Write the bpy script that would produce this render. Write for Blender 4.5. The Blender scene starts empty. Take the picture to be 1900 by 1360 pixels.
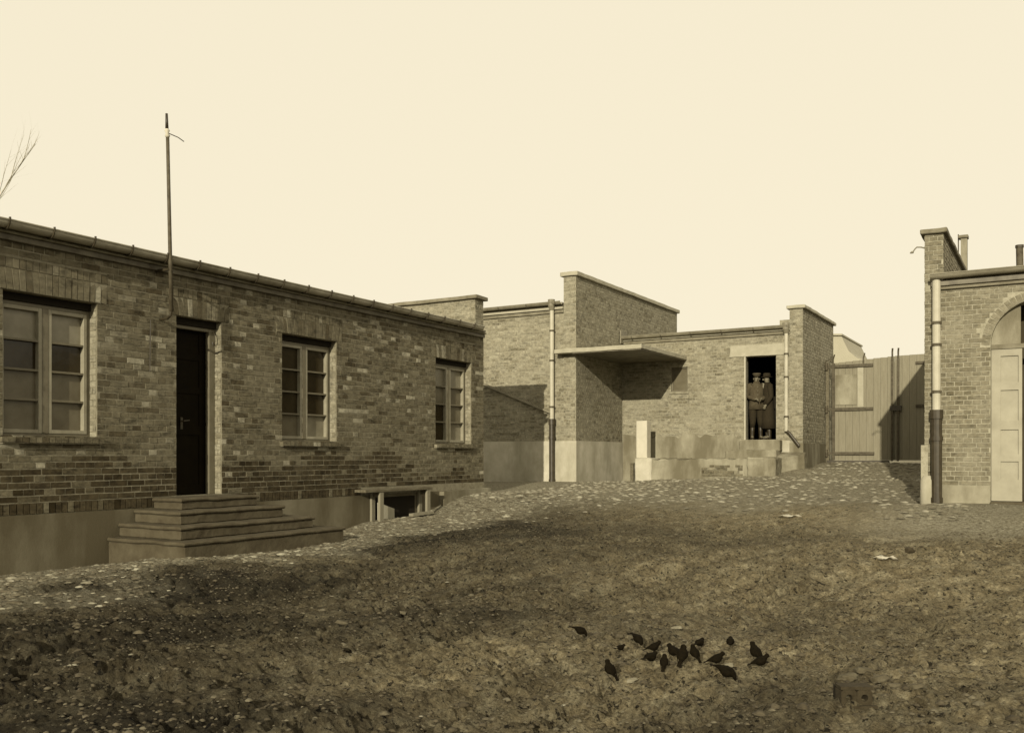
import bpy, bmesh, math, random
import numpy as np
from mathutils import Vector, Matrix
random.seed(7); RNG = np.random.default_rng(7)
R = math.radians
C = bpy.context.scene.collection
sc = bpy.context.scene

# ------------------------------------------------------------------ camera, sky, sun, exposure
YAW = R(30.47); FPX = 1717.0; HZ = 845.0
SN, CS = math.sin(YAW), math.cos(YAW)
cam = bpy.data.cameras.new('camera'); camo = bpy.data.objects.new('camera', cam); C.objects.link(camo)
camo.location = (0, 0, 0); camo.rotation_euler = (R(90), 0, YAW)
cam.sensor_width = 36; cam.lens = FPX / 1900 * 36; cam.shift_y = (HZ - 680) / 1900
cam.clip_start = 0.1; cam.clip_end = 2000
sc.camera = camo

SUN = Vector((0.23, -1.0, 0.32)).normalized()          # towards the sun
world = bpy.data.worlds.new('World'); sc.world = world; world.use_nodes = True
wn = world.node_tree.nodes; wl = world.node_tree.links; wn.clear()
wo = wn.new('ShaderNodeOutputWorld'); wb = wn.new('ShaderNodeBackground'); wb.inputs['Strength'].default_value = 0.1
sky = wn.new('ShaderNodeTexSky'); sky.sky_type = 'NISHITA'; sky.sun_disc = False
sky.sun_elevation = math.asin(SUN.z); sky.sun_rotation = math.atan2(SUN.x, SUN.y)
bw = wn.new('ShaderNodeRGBToBW'); pw = wn.new('ShaderNodeMath'); pw.operation = 'POWER'; pw.inputs[1].default_value = 0.03
mu = wn.new('ShaderNodeMath'); mu.operation = 'MULTIPLY'; mu.inputs[1].default_value = 9.0
tint = wn.new('ShaderNodeMix'); tint.data_type = 'RGBA'; tint.blend_type = 'MULTIPLY'; tint.inputs[0].default_value = 1
tint.inputs[7].default_value = (1.0, 0.905, 0.685, 1)
wl.new(sky.outputs[0], bw.inputs[0]); wl.new(bw.outputs[0], pw.inputs[0]); wl.new(pw.outputs[0], mu.inputs[0])
wl.new(mu.outputs[0], tint.inputs[6]); wl.new(tint.outputs[2], wb.inputs[0]); wl.new(wb.outputs[0], wo.inputs[0])

sl = bpy.data.lights.new('sun', 'SUN'); sl.energy = 4.6; sl.angle = R(0.5); sl.color = (1.0, 0.91, 0.70)
so = bpy.data.objects.new('sun', sl); C.objects.link(so); so.location = SUN * 40
so.rotation_euler = SUN.to_track_quat('Z', 'Y').to_euler()
sc.view_settings.view_transform = 'Standard'; sc.view_settings.look = 'None'
sc.view_settings.exposure = 0; sc.view_settings.gamma = 1; sc.view_settings.use_curve_mapping = False

# ------------------------------------------------------------------ measuring helpers
def ray(px):
    t = (px - 950) / FPX
    return (-SN + CS * t, CS + SN * t)
def on_x(px, x):                       # depth along the view and y of the plane x = const
    ex, ey = ray(px); lam = x / ex
    return lam, ey * lam
def on_y(px, y):
    ex, ey = ray(px); lam = y / ey
    return lam, ex * lam
def zz(py, lam): return (HZ - py) / FPX * lam
def project(p):
    lam = -SN * p[0] + CS * p[1]; r = CS * p[0] + SN * p[1]
    return 950 + FPX * r / lam, HZ - FPX * p[2] / lam, lam

# ------------------------------------------------------------------ object helpers
def setp(o, label=None, cat=None, group=None, kind=None):
    if label: o['label'] = label
    if cat: o['category'] = cat
    if group: o['group'] = group
    if kind: o['kind'] = kind
    return o
def thing(name, label, cat, loc=(0, 0, 0), rz=0, group=None):
    o = bpy.data.objects.new(name, None); C.objects.link(o)
    o.location = loc; o.rotation_euler = (0, 0, rz); o.empty_display_size = .2
    return setp(o, label, cat, group)

class MB:
    def __init__(s): s.v = []; s.f = []
    def add(s, vs, fs):
        b = len(s.v); s.v += [tuple(v) for v in vs]; s.f += [tuple(b + i for i in f) for f in fs]; return s
    def box(s, x0, x1, y0, y1, z0, z1):
        return s.add([(x0,y0,z0),(x1,y0,z0),(x1,y1,z0),(x0,y1,z0),(x0,y0,z1),(x1,y0,z1),(x1,y1,z1),(x0,y1,z1)],
                     [(0,3,2,1),(4,5,6,7),(0,1,5,4),(1,2,6,5),(2,3,7,6),(3,0,4,7)])
    def obox(s, c, dx, dy, dz):        # box from centre and three half vectors
        c, dx, dy, dz = map(Vector, (c, dx, dy, dz))
        vs = [c+a*dx+b*dy+e*dz for e in (-1,1) for (a,b) in ((-1,-1),(1,-1),(1,1),(-1,1))]
        return s.add(vs, [(0,3,2,1),(4,5,6,7),(0,1,5,4),(1,2,6,5),(2,3,7,6),(3,0,4,7)])
    def bar(s, p, q, w, h, up=(0,0,1)):
        p, q, up = Vector(p), Vector(q), Vector(up); d = (q-p); a = d.normalized()
        b = a.cross(up).normalized(); e = b.cross(a)
        return s.obox((p+q)/2, d/2, b*w/2, e*h/2)
    def tube(s, pts, rs, n=10, cap=True):
        pts = [Vector(p) for p in pts]
        if not hasattr(rs, '__len__'): rs = [rs]*len(pts)
        b = len(s.v); prev = None
        for i, p in enumerate(pts):
            d = (pts[min(i+1, len(pts)-1)] - pts[max(i-1, 0)]).normalized()
            if prev is None: u = d.orthogonal().normalized()
            else: u = (prev - d*prev.dot(d)).normalized()
            prev = u; w = d.cross(u)
            for k in range(n):
                a = 2*math.pi*k/n; q = p + (u*math.cos(a)+w*math.sin(a))*rs[i]; s.v.append(tuple(q))
        for i in range(len(pts)-1):
            for k in range(n):
                k2 = (k+1) % n
                s.f.append((b+i*n+k, b+i*n+k2, b+(i+1)*n+k2, b+(i+1)*n+k))
        if cap:
            s.f.append(tuple(b+k for k in reversed(range(n)))); s.f.append(tuple(b+(len(pts)-1)*n+k for k in range(n)))
        return s
    def loft(s, rings, n=16, cap=True):   # ring: (centre, half vector a, half vector b)
        b = len(s.v)
        for c, a, e in rings:
            c, a, e = Vector(c), Vector(a), Vector(e)
            for k in range(n):
                t = 2*math.pi*k/n; s.v.append(tuple(c + a*math.cos(t) + e*math.sin(t)))
        for i in range(len(rings)-1):
            for k in range(n):
                k2 = (k+1) % n; s.f.append((b+i*n+k, b+i*n+k2, b+(i+1)*n+k2, b+(i+1)*n+k))
        if cap:
            s.f.append(tuple(b+k for k in reversed(range(n)))); s.f.append(tuple(b+(len(rings)-1)*n+k for k in range(n)))
        return s
    def prism(s, poly, off):              # polygon of 3-D points extruded by a vector
        n = len(poly); off = Vector(off)
        vs = [Vector(p) for p in poly]; vs += [p+off for p in vs]
        fs = [tuple(range(n)), tuple(reversed(range(n, 2*n)))] + [(i, i+n, (i+1) % n + n, (i+1) % n) for i in range(n)]
        return s.add(vs, fs)
    def mesh(s, name, mat, smooth=False, bevel=0):
        me = bpy.data.meshes.new(name); me.from_pydata(s.v, [], s.f)
        bm = bmesh.new(); bm.from_mesh(me)
        bmesh.ops.recalc_face_normals(bm, faces=bm.faces)
        if bevel: bmesh.ops.bevel(bm, geom=list(bm.edges), offset=bevel, segments=1, affect='EDGES')
        bm.to_mesh(me); bm.free()
        if mat: me.materials.append(mat)
        if smooth:
            for p in me.polygons: p.use_smooth = True
        return me
    def build(s, name, mat, parent=None, smooth=False, bevel=0, loc=None):
        o = bpy.data.objects.new(name, s.mesh(name, mat, smooth, bevel)); C.objects.link(o)
        if parent:
            o.parent = parent
            o.matrix_parent_inverse = Matrix.Identity(4)
            if parent.type == 'EMPTY' or True:
                # verts are given in world space for parts of unrotated things standing at their base
                o.location = -world_loc(parent)
        return o
def world_loc(o):
    l = Vector((0, 0, 0))
    while o: l += Vector(o.location); o = o.parent
    return l

# ------------------------------------------------------------------ materials
def new_mat(name):
    m = bpy.data.materials.new(name); m.use_nodes = True; nt = m.node_tree
    return m, nt, nt.nodes['Principled BSDF'], nt.nodes, nt.links
def pos_noise(nt, scale, detail=4, rough=.6, coord='pos', stretch=None):
    n = nt.nodes.new('ShaderNodeTexNoise'); n.inputs['Scale'].default_value = scale
    n.inputs['Detail'].default_value = detail; n.inputs['Roughness'].default_value = rough
    if coord == 'pos': src = nt.nodes.new('ShaderNodeNewGeometry').outputs['Position']
    else: src = nt.nodes.new('ShaderNodeTexCoord').outputs['Object']
    if stretch:
        mp = nt.nodes.new('ShaderNodeMapping'); mp.inputs['Scale'].default_value = stretch
        nt.links.new(src, mp.inputs[0]); src = mp.outputs[0]
    nt.links.new(src, n.inputs['Vector']); return n.outputs['Fac']
def ramp(nt, fac, stops, interp='LINEAR'):
    r = nt.nodes.new('ShaderNodeValToRGB'); r.color_ramp.interpolation = interp
    el = r.color_ramp.elements
    while len(el) > 1: el.remove(el[-1])
    el[0].position, c = stops[0]; el[0].color = (*c, 1) if hasattr(c, '__len__') else (c, c, c, 1)
    for p, c in stops[1:]:
        e = el.new(p); e.color = (*c, 1) if hasattr(c, '__len__') else (c, c, c, 1)
    nt.links.new(fac, r.inputs[0]); return r.outputs[0]
def mix(nt, fac, a, b, mode='MIX'):
    m = nt.nodes.new('ShaderNodeMix'); m.data_type = 'RGBA'; m.blend_type = mode
    for s, v in ((0, fac), (6, a), (7, b)):
        if hasattr(v, 'links'): nt.links.new(v, m.inputs[s])
        else: m.inputs[s].default_value = v if s == 0 else (*v, 1)
    return m.outputs[2]
def bump(nt, h, strength, dist, bsdf):
    b = nt.nodes.new('ShaderNodeBump'); b.inputs['Strength'].default_value = strength; b.inputs['Distance'].default_value = dist
    nt.links.new(h, b.inputs['Height']); nt.links.new(b.outputs[0], bsdf.inputs['Normal'])
def sepia(v, warm=1.0):
    """grey value -> print tone; darker tones are browner"""
    g = float(np.interp(v, (.005, .02, .05, .12, .3), (.70, .73, .79, .885, .940)))
    bl = float(np.interp(v, (.005, .02, .05, .12, .25, .5), (.22, .30, .44, .585, .69, .77)))
    return (v, v*g, v*bl)
def simple(name, v, rough=.8, var=.25, scale=6, spec=.3, bmp=.0, metal=0, stretch=None):
    m, nt, b, N, L = new_mat(name)
    n = pos_noise(nt, scale, 5, stretch=stretch)
    L.new(ramp(nt, n, [(.3, sepia(v*(1-var))), (.7, sepia(v*(1+var)))]), b.inputs['Base Color'])
    b.inputs['Roughness'].default_value = rough; b.inputs['Specular IOR Level'].default_value = spec
    b.inputs['Metallic'].default_value = metal
    if bmp: bump(nt, pos_noise(nt, scale*6, 4), bmp, .01, b)
    return m
def brick_mat(name, v, wash, washcol, lo=.50, hi=.72, dark=.5, light=1.9):
    m, nt, b, N, L = new_mat(name)
    oi = N.new('ShaderNodeObjectInfo').outputs['Random']; gi = N.new('ShaderNodeNewGeometry').outputs['Random Per Island']
    ad = N.new('ShaderNodeMath'); ad.operation = 'ADD'; L.new(oi, ad.inputs[0]); L.new(gi, ad.inputs[1])
    fr = N.new('ShaderNodeMath'); fr.operation = 'FRACT'; L.new(ad.outputs[0], fr.inputs[0])
    col = ramp(nt, fr.outputs[0], [(0, sepia(v*dark)), (.2, sepia(v*.86)), (.6, sepia(v)), (.90, sepia(v*1.12)), (.95, sepia(v*(1+light)/2)), (1, sepia(v*light))])
    g = ramp(nt, pos_noise(nt, 16, 7, .78), [(.30, .62), (.5, 1.0), (.68, 1.42)])
    col = mix(nt, 1, col, g, 'MULTIPLY')
    sm = ramp(nt, pos_noise(nt, 7, 6, .72, stretch=(1, 1, 2.6)), [(.36, .48), (.50, 1.0), (.68, 1.18)])
    col = mix(nt, 1, col, sm, 'MULTIPLY')
    w = ramp(nt, pos_noise(nt, 1.1, 7, .62), [(lo, 0), (hi, wash)])
    w2 = ramp(nt, pos_noise(nt, 14, 4, .7), [(.35, .3), (.65, 1)])
    wm = mix(nt, 1, w, w2, 'MULTIPLY')
    col = mix(nt, wm, col, sepia(washcol))
    L.new(col, b.inputs['Base Color']); b.inputs['Roughness'].default_value = .92; b.inputs['Specular IOR Level'].default_value = .15
    bump(nt, pos_noise(nt, 90, 4, .7), .5, .006, b)
    return m
def mortar_mat(name, v, wash, washcol, lo=.5, hi=.72):
    m, nt, b, N, L = new_mat(name)
    col = ramp(nt, pos_noise(nt, 12, 6, .75), [(.3, sepia(v*.55)), (.5, sepia(v)), (.7, sepia(v*1.25))])
    w = ramp(nt, pos_noise(nt, 1.1, 7, .62), [(lo, 0), (hi, wash)])
    col = mix(nt, w, col, sepia(washcol))
    L.new(col, b.inputs['Base Color']); b.inputs['Roughness'].default_value = .95; b.inputs['Specular IOR Level'].default_value = .1
    bump(nt, pos_noise(nt, 60, 4, .7), .6, .008, b)
    return m
def plaster_mat(name, v, stain, lo=.42, hi=.62):
    m, nt, b, N, L = new_mat(name)
    col = ramp(nt, pos_noise(nt, 3, 6, .65), [(.3, sepia(v*.8)), (.7, sepia(v*1.15))])
    s = ramp(nt, pos_noise(nt, 1.6, 7, .6, stretch=(1, 1, .35)), [(lo, 1), (hi, 0)])
    col = mix(nt, s, col, sepia(stain))
    s2 = ramp(nt, pos_noise(nt, 5, 5, .6, stretch=(1.3, 1.3, .35)), [(.52, 0), (.78, .35)])
    col = mix(nt, s2, col, sepia(stain*.8))
    L.new(col, b.inputs['Base Color']); b.inputs['Roughness'].default_value = .9; b.inputs['Specular IOR Level'].default_value = .15
    bump(nt, pos_noise(nt, 35, 5, .7), .35, .008, b)
    return m
M = {}
M['brick_l'] = brick_mat('dark_brick', .132, .80, .19, .46, .70, dark=.5, light=2.6)
M['brick_base'] = brick_mat('hard_burnt_brick', .060, .5, .14, .54, .74, dark=.5, light=2.0)
M['mortar_l'] = mortar_mat('grey_mortar', .215, .6, .20)
M['brick_c'] = brick_mat('pale_brick', .232, .70, .28, .42, .66, dark=.66, light=1.22)
M['mortar_c'] = mortar_mat('pale_mortar', .27, .6, .29)
M['brick_r'] = brick_mat('mid_brick', .155, .90, .25, .40, .60, dark=.7, light=1.35)
M['mortar_r'] = mortar_mat('light_mortar', .31, .5, .25)
M['plaster_l'] = plaster_mat('stained_render', .175, .095, .38, .66)
M['plaster_c'] = plaster_mat('pale_render', .45, .29, .35, .55)
M['plaster_d'] = plaster_mat('dirty_pale_render', .28, .14, .42, .62)
M['concrete'] = simple('concrete', .34, .9, .12, 5, bmp=.2)
M['stone'] = simple('step_stone', .075, .85, .3, 5, bmp=.5)
M['stone_light'] = simple('sill_stone', .22, .85, .3, 8, bmp=.4)
M['cap_dark'] = simple('weathered_cap', .17, .85, .3, 5, bmp=.3)
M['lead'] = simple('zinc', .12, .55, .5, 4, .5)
M['zinc_pale'] = simple('painted_zinc', .19, .6, .25, 4, .4)
M['zinc_lit'] = simple('sunlit_zinc', .30, .45, .35, 3, .5)  # paler zinc for the left gutter, sunlit highlight put into the colour
M['pipe_cream'] = simple('cream_paint', .40, .55, .12, 5, .4)
M['iron'] = simple('cast_iron', .035, .5, .4, 8, .5)
M['rust'] = simple('rusty_steel', .07, .7, .4, 12, .4)
M['paint'] = simple('window_paint', .13, .5, .15, 8, .4)
M['paint_pale'] = simple('pale_window_paint', .25, .5, .15, 8, .4)
M['door_dark'] = simple('dark_door_paint', .006, .6, .3, 8, .06)
M['door_cream'] = simple('cream_door_paint', .30, .6, .12, 4, .3)
M['wood'] = simple('grey_wood', .12, .85, .35, 5, bmp=.4, stretch=(6, 1, 6))
M['wood_pale'] = simple('pale_board', .21, .85, .12, 4, bmp=.3, stretch=(5, 5, .6))
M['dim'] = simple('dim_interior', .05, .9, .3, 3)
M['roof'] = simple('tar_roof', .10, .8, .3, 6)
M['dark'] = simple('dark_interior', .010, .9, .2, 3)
M['white'] = simple('whitewash', .50, .8, .08, 5)
M['coat'] = simple('dark_wool', .022, .9, .2, 20)
M['jacket'] = simple('grey_uniform', .060, .9, .25, 14)
M['skin'] = simple('skin', .14, .6, .1, 20)
M['bootl'] = simple('boot_leather', .025, .5, .4, 30, .4)
M['scarf'] = simple('pale_scarf', .22, .8, .1, 30)
M['feather'] = simple('black_feathers', .006, .85, .4, 60, .08)
M['feather_w'] = simple('white_feathers', .25, .7, .2, 60, .2)
M['bark'] = simple('haze_bark', .34, .9, .3, 20)  # bark paled in its base colour for the haze round the twigs
M['far'] = simple('far_plaster', .34, .9, .08, .6)
def pane_mat(name, v, rough, spec):
    m, nt, b, N, L = new_mat(name)
    n = pos_noise(nt, 3, 4)
    L.new(ramp(nt, n, [(.3, sepia(v*.75)), (.7, sepia(v*1.25))]), b.inputs['Base Color'])
    b.inputs['Roughness'].default_value = rough; b.inputs['Specular IOR Level'].default_value = spec
    bump(nt, pos_noise(nt, 5, 2), .08, .02, b)
    return m
M['pane_dark'] = pane_mat('clear_glass_dark_room', .028, .12, .35)
M['pane_grey'] = pane_mat('grey_glass', .12, .30, .4)  # opaque panes, mid and pale tones set in the base colour
M['pane_pale'] = pane_mat('pale_glass', .20, .30, .4)

def worn(o, amt=.006, cuts=10):
    from mathutils import noise
    me = o.data; bm = bmesh.new(); bm.from_mesh(me)
    for _ in range(5):
        es = [e for e in bm.edges if e.calc_length() > .11]
        if not es or len(bm.verts) > 9000: break
        bmesh.ops.subdivide_edges(bm, edges=es, cuts=1, use_grid_fill=True)
    for v in bm.verts:
        p = v.co + world_loc(o)
        d = noise.noise_vector(p*3)*1.0 + noise.noise_vector(p*11)*.7
        v.co += d*amt
    bm.to_mesh(me); bm.free(); return o
# ------------------------------------------------------------------ ground height
def vnoise(x, y, seed):
    rg = np.random.default_rng(seed); T = rg.random((256, 256))
    xi = np.floor(x).astype(int); yi = np.floor(y).astype(int); fx = x-xi; fy = y-yi
    fx = fx*fx*(3-2*fx); fy = fy*fy*(3-2*fy)
    a = T[xi % 256, yi % 256]; b = T[(xi+1) % 256, yi % 256]; c = T[xi % 256, (yi+1) % 256]; d = T[(xi+1) % 256, (yi+1) % 256]
    return (a*(1-fx)+b*fx)*(1-fy) + (c*(1-fx)+d*fx)*fy - .5
def fbm(x, y, f, o, seed, g=.55):
    s = np.zeros_like(x); a = 1
    for k in range(o):
        s += a*vnoise(x*f+k*17.3, y*f-k*9.1, seed+k); a *= g; f *= 2.07
    return s
XL = -9.8; YA = 19.9; YB = 22.65; YG = 25.1; YR = 16.3
def gp(px, py, x=None, y=None):
    if x is not None: lam, yy = on_x(px, x); return (x, yy, zz(py, lam))
    lam, xx = on_y(px, y); return (xx, y, zz(py, lam))
CP = [gp(5, 1066, x=XL), gp(200, 1046, x=XL), gp(341, 1036, x=-8.4), gp(600, 990, x=XL), gp(705, 962, x=XL), gp(905, 912, x=XL),
      gp(900, 893, y=YA), gp(1030, 893, y=YA), gp(1165, 897, y=YB-.3), gp(1300, 890, y=21.3), gp(1437, 888, y=21.3), gp(1490, 868, y=YB), gp(1540, 858, y=YG), gp(1632, 857, y=YG),
      gp(1700, 860, y=YG), gp(1718, 934, y=YR), gp(1890, 938, y=YR), (0, 0, -1.55), (-3, 4, -1.55), (3, 5, -1.5), (-6.5, 6, -1.42), (-2.5, 8, -1.45), (3, 11, -1.15), (-5, 12, -1.13), (-2, 13, -1.05), (-3.6, 21, -.52),
      (-14, 0, -1.5), (8, 0, -1.5), (8, 18, -.8), (0, -10, -1.6), (30, 10, -1), (-30, 10, -1.2), (0, 60, -.3), (40, 60, -.5), (-40, 60, -.6), (-13, 17.5, -.68)]
CP = np.array(CP)
def ground_base(x, y):
    w = 1.0/(((x[..., None]-CP[:, 0])**2 + (y[..., None]-CP[:, 1])**2)**1.6 + .25)
    return (w*CP[:, 2]).sum(-1)/w.sum(-1)
def ss(a, b, v): t = np.clip((v-a)/(b-a), 0, 1); return t*t*(3-2*t)
def pave_mask(x, y):
    n = fbm(x, y, .7, 4, 50)*.9 + fbm(x, y, 3, 2, 60)*.3
    left = ss(1.0, .3, (x-XL) - .15 - ss(10, 17, y)*1.6 + n*.9) * ss(6.0, 8.5, y+n)
    near = .9*ss(1.5, .2, (x-XL) - .9 + n*1.6)*ss(2.5,4,y)
    gate = ss(14.7, 17.2, y + n*1.6 - .25*(x+3)) * ss(-10.3, -7.5, x + n*2)
    front = ss(12.9, 14.3, y + n) * ss(-3.2, -1.5, x)
    return np.clip(np.maximum.reduce([left, near, gate*.8, front]), 0, 1)
def rough_mask(x, y): return 1 - .8*ss(11, 16, y)
def ground_z(x, y, fine=True):
    z = ground_base(x, y)
    if fine:
        d = np.hypot(x, y); near = np.exp(-np.maximum(d-14, 0)/12)
        rm = rough_mask(x, y)*(1-.75*pave_mask(x, y))*(.35+.65*ss(.2, 1.6, x-XL))
        wall = np.minimum(1, np.maximum(x-XL, .0)/1.2)
        z = z + near*(.10*fbm(x, y, .5, 3, 3)*wall)
        # wheel ruts running from lower left towards the gate
        u = (x+4.6) - .42*(y-6) - .5*np.sin(y*.45)
        for c, w_, dp in ((0, .16, .075), (1.45, .18, .07), (-1.1, .14, .05), (2.9, .2, .05), (-2.3, .2, .05)):
            z = z - near*rm*dp*np.exp(-((u-c+.25*fbm(x, y, .8, 2, 9))/w_)**2)
        a_ = np.abs(fbm(x, y, 4.5, 5, 30, .68))
        z = z + near*rm*(.050*fbm(x, y, 2.1, 3, 20) + .060*a_ - .030)
        ch = fbm(x, y, 17, 3, 95, .7)
        z = z + near*rm*.026*ss(0, .18, ch)*ss(-.25, .15, fbm(x, y, 1.1, 3, 97))
        p = fbm(x, y, 9, 2, 77)                       # hoof and heel pocks
        z = z - near*rm*.055*ss(.16, .30, p) * ss(-.25, .1, fbm(x, y, .8, 2, 81))
    return z
def axis(a, b, step0, grow, far):
    v = list(np.arange(a, b, step0)); s = step0; lo = [a]; hi = [v[-1]]
    while hi[-1] < far: s *= grow; hi.append(hi[-1]+s)
    s = step0
    while lo[-1] > -far: s *= grow; lo.append(lo[-1]-s)
    return np.array(lo[1:][::-1] + v + hi[1:])
gx = axis(-9.9, 2.5, .024, 1.10, 500)
ya = [2.5]; s = .024
while ya[-1] < 27: ya.append(ya[-1] + .015 + .0036*max(0, ya[-1]-3.5))
s = .12; hi = [ya[-1]]
while hi[-1] < 600: s *= 1.12; hi.append(hi[-1]+s)
s = .03; lo = [2.5]
while lo[-1] > -400: s *= 1.12; lo.append(lo[-1]-s)
gy = np.array(lo[1:][::-1] + ya + hi[1:])
GX, GY = np.meshgrid(gx, gy)
GZ = ground_z(GX, GY)
nx, ny = len(gx), len(gy)
co = np.stack([GX, GY, GZ], -1).reshape(-1, 3).astype(np.float32)
i = np.arange(nx-1)[None, :] + np.arange(ny-1)[:, None]*nx
quads = np.stack([i, i+1, i+1+nx, i+nx], -1).reshape(-1, 4)
gm = bpy.data.meshes.new('ground'); gm.vertices.add(len(co)); gm.vertices.foreach_set('co', co.ravel())
gm.loops.add(quads.size); gm.loops.foreach_set('vertex_index', quads.ravel().astype(np.int32))
gm.polygons.add(len(quads)); gm.polygons.foreach_set('loop_start', np.arange(0, quads.size, 4, dtype=np.int32))
gm.polygons.foreach_set('use_smooth', np.ones(len(quads), dtype=bool))
gm.update(); gm.validate()
UU = (GX+4.6) - .42*(GY-6)
soil_tone = .46 + 1.38*ss(-7.2, 1.0, GX*1.0 + .40*GY-2) + .55*fbm(GX, GY, .55, 4, 300, .6) + .9*fbm(UU*2.2, GY*.6, 1.0, 3, 320, .6)*ss(13, 9, GY)  # soil tone factor: lighter to the right and far side, patchy
soil_tone = soil_tone - .35*np.exp(-((GY-.12*GX-12.6+1.2*fbm(GX, GY, .4, 3, 340))/1.3)**2)*ss(-1, -4, GX)
soil_tone = np.clip(soil_tone*(1+.30*fbm(GX, GY, 9, 4, 330, .8)), .30, 3.0)
at = gm.attributes.new('soil_tone', 'FLOAT', 'POINT'); at.data.foreach_set('value', soil_tone.ravel().astype(np.float32))
at = gm.attributes.new('pave', 'FLOAT', 'POINT'); at.data.foreach_set('value', pave_mask(GX, GY).ravel().astype(np.float32))
m, nt, b, N, L = new_mat('yard_soil')
soil = ramp(nt, pos_noise(nt, 6, 9, .80, stretch=(1, .55, 1)), [(.34, sepia(.050)), (.50, sepia(.088)), (.64, sepia(.128))])
grain = ramp(nt, pos_noise(nt, 34, 7, .72), [(.32, .30), (.47, .90), (.60, 1.2), (.72, 1.9)])
soil = mix(nt, 1, soil, grain, 'MULTIPLY')
ad_ = N.new('ShaderNodeAttribute'); ad_.attribute_name = 'soil_tone'; big = ad_.outputs['Color']
soil = mix(nt, 1, soil, big, 'MULTIPLY')
grav = ramp(nt, pos_noise(nt, 20, 6, .75), [(.30, sepia(.085)), (.48, sepia(.19)), (.70, sepia(.34))])
pit_shade = ramp(nt, pos_noise(nt, 19, 6, .66), [(.385, .15), (.425, 1.0)])  # dark spots in the colour stand in for shaded pits
soil = mix(nt, 1, soil, pit_shade, 'MULTIPLY')
straw = ramp(nt, pos_noise(nt, 29, 5, .60), [(.63, 0), (.68, .8)])
soil = mix(nt, straw, soil, sepia(.19))
an = N.new('ShaderNodeAttribute'); an.attribute_name = 'pave'
col = mix(nt, an.outputs['Fac'], soil, grav)
L.new(col, b.inputs['Base Color']); b.inputs['Roughness'].default_value = .95; b.inputs['Specular IOR Level'].default_value = .15
h1_ = pos_noise(nt, 42, 7, .72)
bump(nt, h1_, 1.0, .028, b)
M['soil'] = m
gm.materials.append(m)
go = bpy.data.objects.new('ground', gm); C.objects.link(go); setp(go, kind='structure')
def ground_at(px, py):
    ex, ey = ray(px); lam = np.arange(3, 40, .01)
    hit = np.argmax(ground_z(ex*lam, ey*lam) > (HZ-py)/FPX*lam); l_ = lam[hit]
    return ex*l_, ey*l_, gz(ex*l_, ey*l_)
def gz(x, y): return float(ground_z(np.array([x]), np.array([y]))[0])

# ------------------------------------------------------------------ brickwork
def place_bricks(parent, specs, mat, keep=300, alt=None):
    """specs: (centre, half_u vector, half_v vector, half_n vector). the largest in view become parts, the rest one mesh"""
    sc_ = []
    for s in specs:
        c, u, v, n = s; px, py, lam = project(c)
        if lam > .5 and -5 < px < 1905 and -5 < py < 1365:
            view = Vector(c).normalized(); nn = Vector(n).normalized()
            area = u.length*v.length*max(0, -view.dot(nn))/lam**2
            if nn.dot(view) > 0: area = 0
        else: area = -1
        sc_.append(area)
    order = sorted(range(len(specs)), key=lambda k: -sc_[k])
    cache = {}
    rest = {}
    for rank, k in enumerate(order):
        c, u, v, n = specs[k]; mt = alt if alt and alt[1](c) else mat
        if alt: mt = alt[0] if alt[1](c) else mat
        if rank < keep and sc_[k] > 0:
            key = mt.name
            if key not in cache:
                cache[key] = MB().obox((0,0,0), (1,0,0), (0,1,0), (0,0,1)).mesh('brick', mt)
            o = bpy.data.objects.new('brick', cache[key]); C.objects.link(o); o.parent = parent
            mw = Matrix((( u.x, v.x, n.x, c.x), (u.y, v.y, n.y, c.y), (u.z, v.z, n.z, c.z), (0, 0, 0, 1)))
            o.matrix_basis = Matrix.Translation(-world_loc(parent)) @ mw
        else:
            rest.setdefault(mt.name, (MB(), mt))[0].obox(c, u, v, n)
    for mb_, mt in rest.values():
        o = mb_.build('brickwork', mt, parent); o['kind'] = 'stuff'
def wall_bricks(o, ud, nd, u0, u1, z0, z1, holes=(), proud=.0038, course=.075, jit=1.0, phase=0, zr=None):
    """o origin, ud unit direction along the wall, nd outward normal. English bond."""
    o, ud, nd = Vector(o), Vector(ud), Vector(nd); up = Vector((0, 0, 1)); J = .0125
    out = []; k = 0; z = z0
    while z < z1 - .03:
        h = min(course, z1-z) - J; zc = z + (h+J)/2
        stretch = (k % 2 == 0); L_ = .25 if stretch else .125
        u = u0 - (.0625 if not stretch else 0) - (.125 if (k//2) % 2 and stretch else 0) - phase
        while u < u1:
            ln = L_ + random.uniform(-.004, .004)
            a, b_ = max(u+J/2, u0+.003), min(u+ln-J/2, u1-.003)
            segs = [(a, b_)]
            for (h0, h1, q0, q1) in holes:
                if zc > q0 and zc < q1:
                    ns = []
                    for (s0, s1) in segs:
                        if h1 <= s0 or h0 >= s1: ns.append((s0, s1))
                        else:
                            if h0-s0 > .02: ns.append((s0, h0-.003))
                            if s1-h1 > .02: ns.append((h1+.003, s1))
                    segs = ns
            for s0, s1 in segs:
                if s1-s0 < .025: continue
                pr = proud + random.uniform(-.0025, .004)*jit; dep = .03
                tilt = random.uniform(-.006, .006)*jit
                c = o + ud*((s0+s1)/2) + up*(zc + random.uniform(-.0015, .0015)*jit - o.z) + nd*(pr-dep)
                out.append((c, ud*((s1-s0)/2) + up*tilt*(s1-s0)/2, up*(h/2*random.uniform(.94, 1.02)), nd*dep))
            u += ln
        z += course; k += 1
    return out
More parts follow.
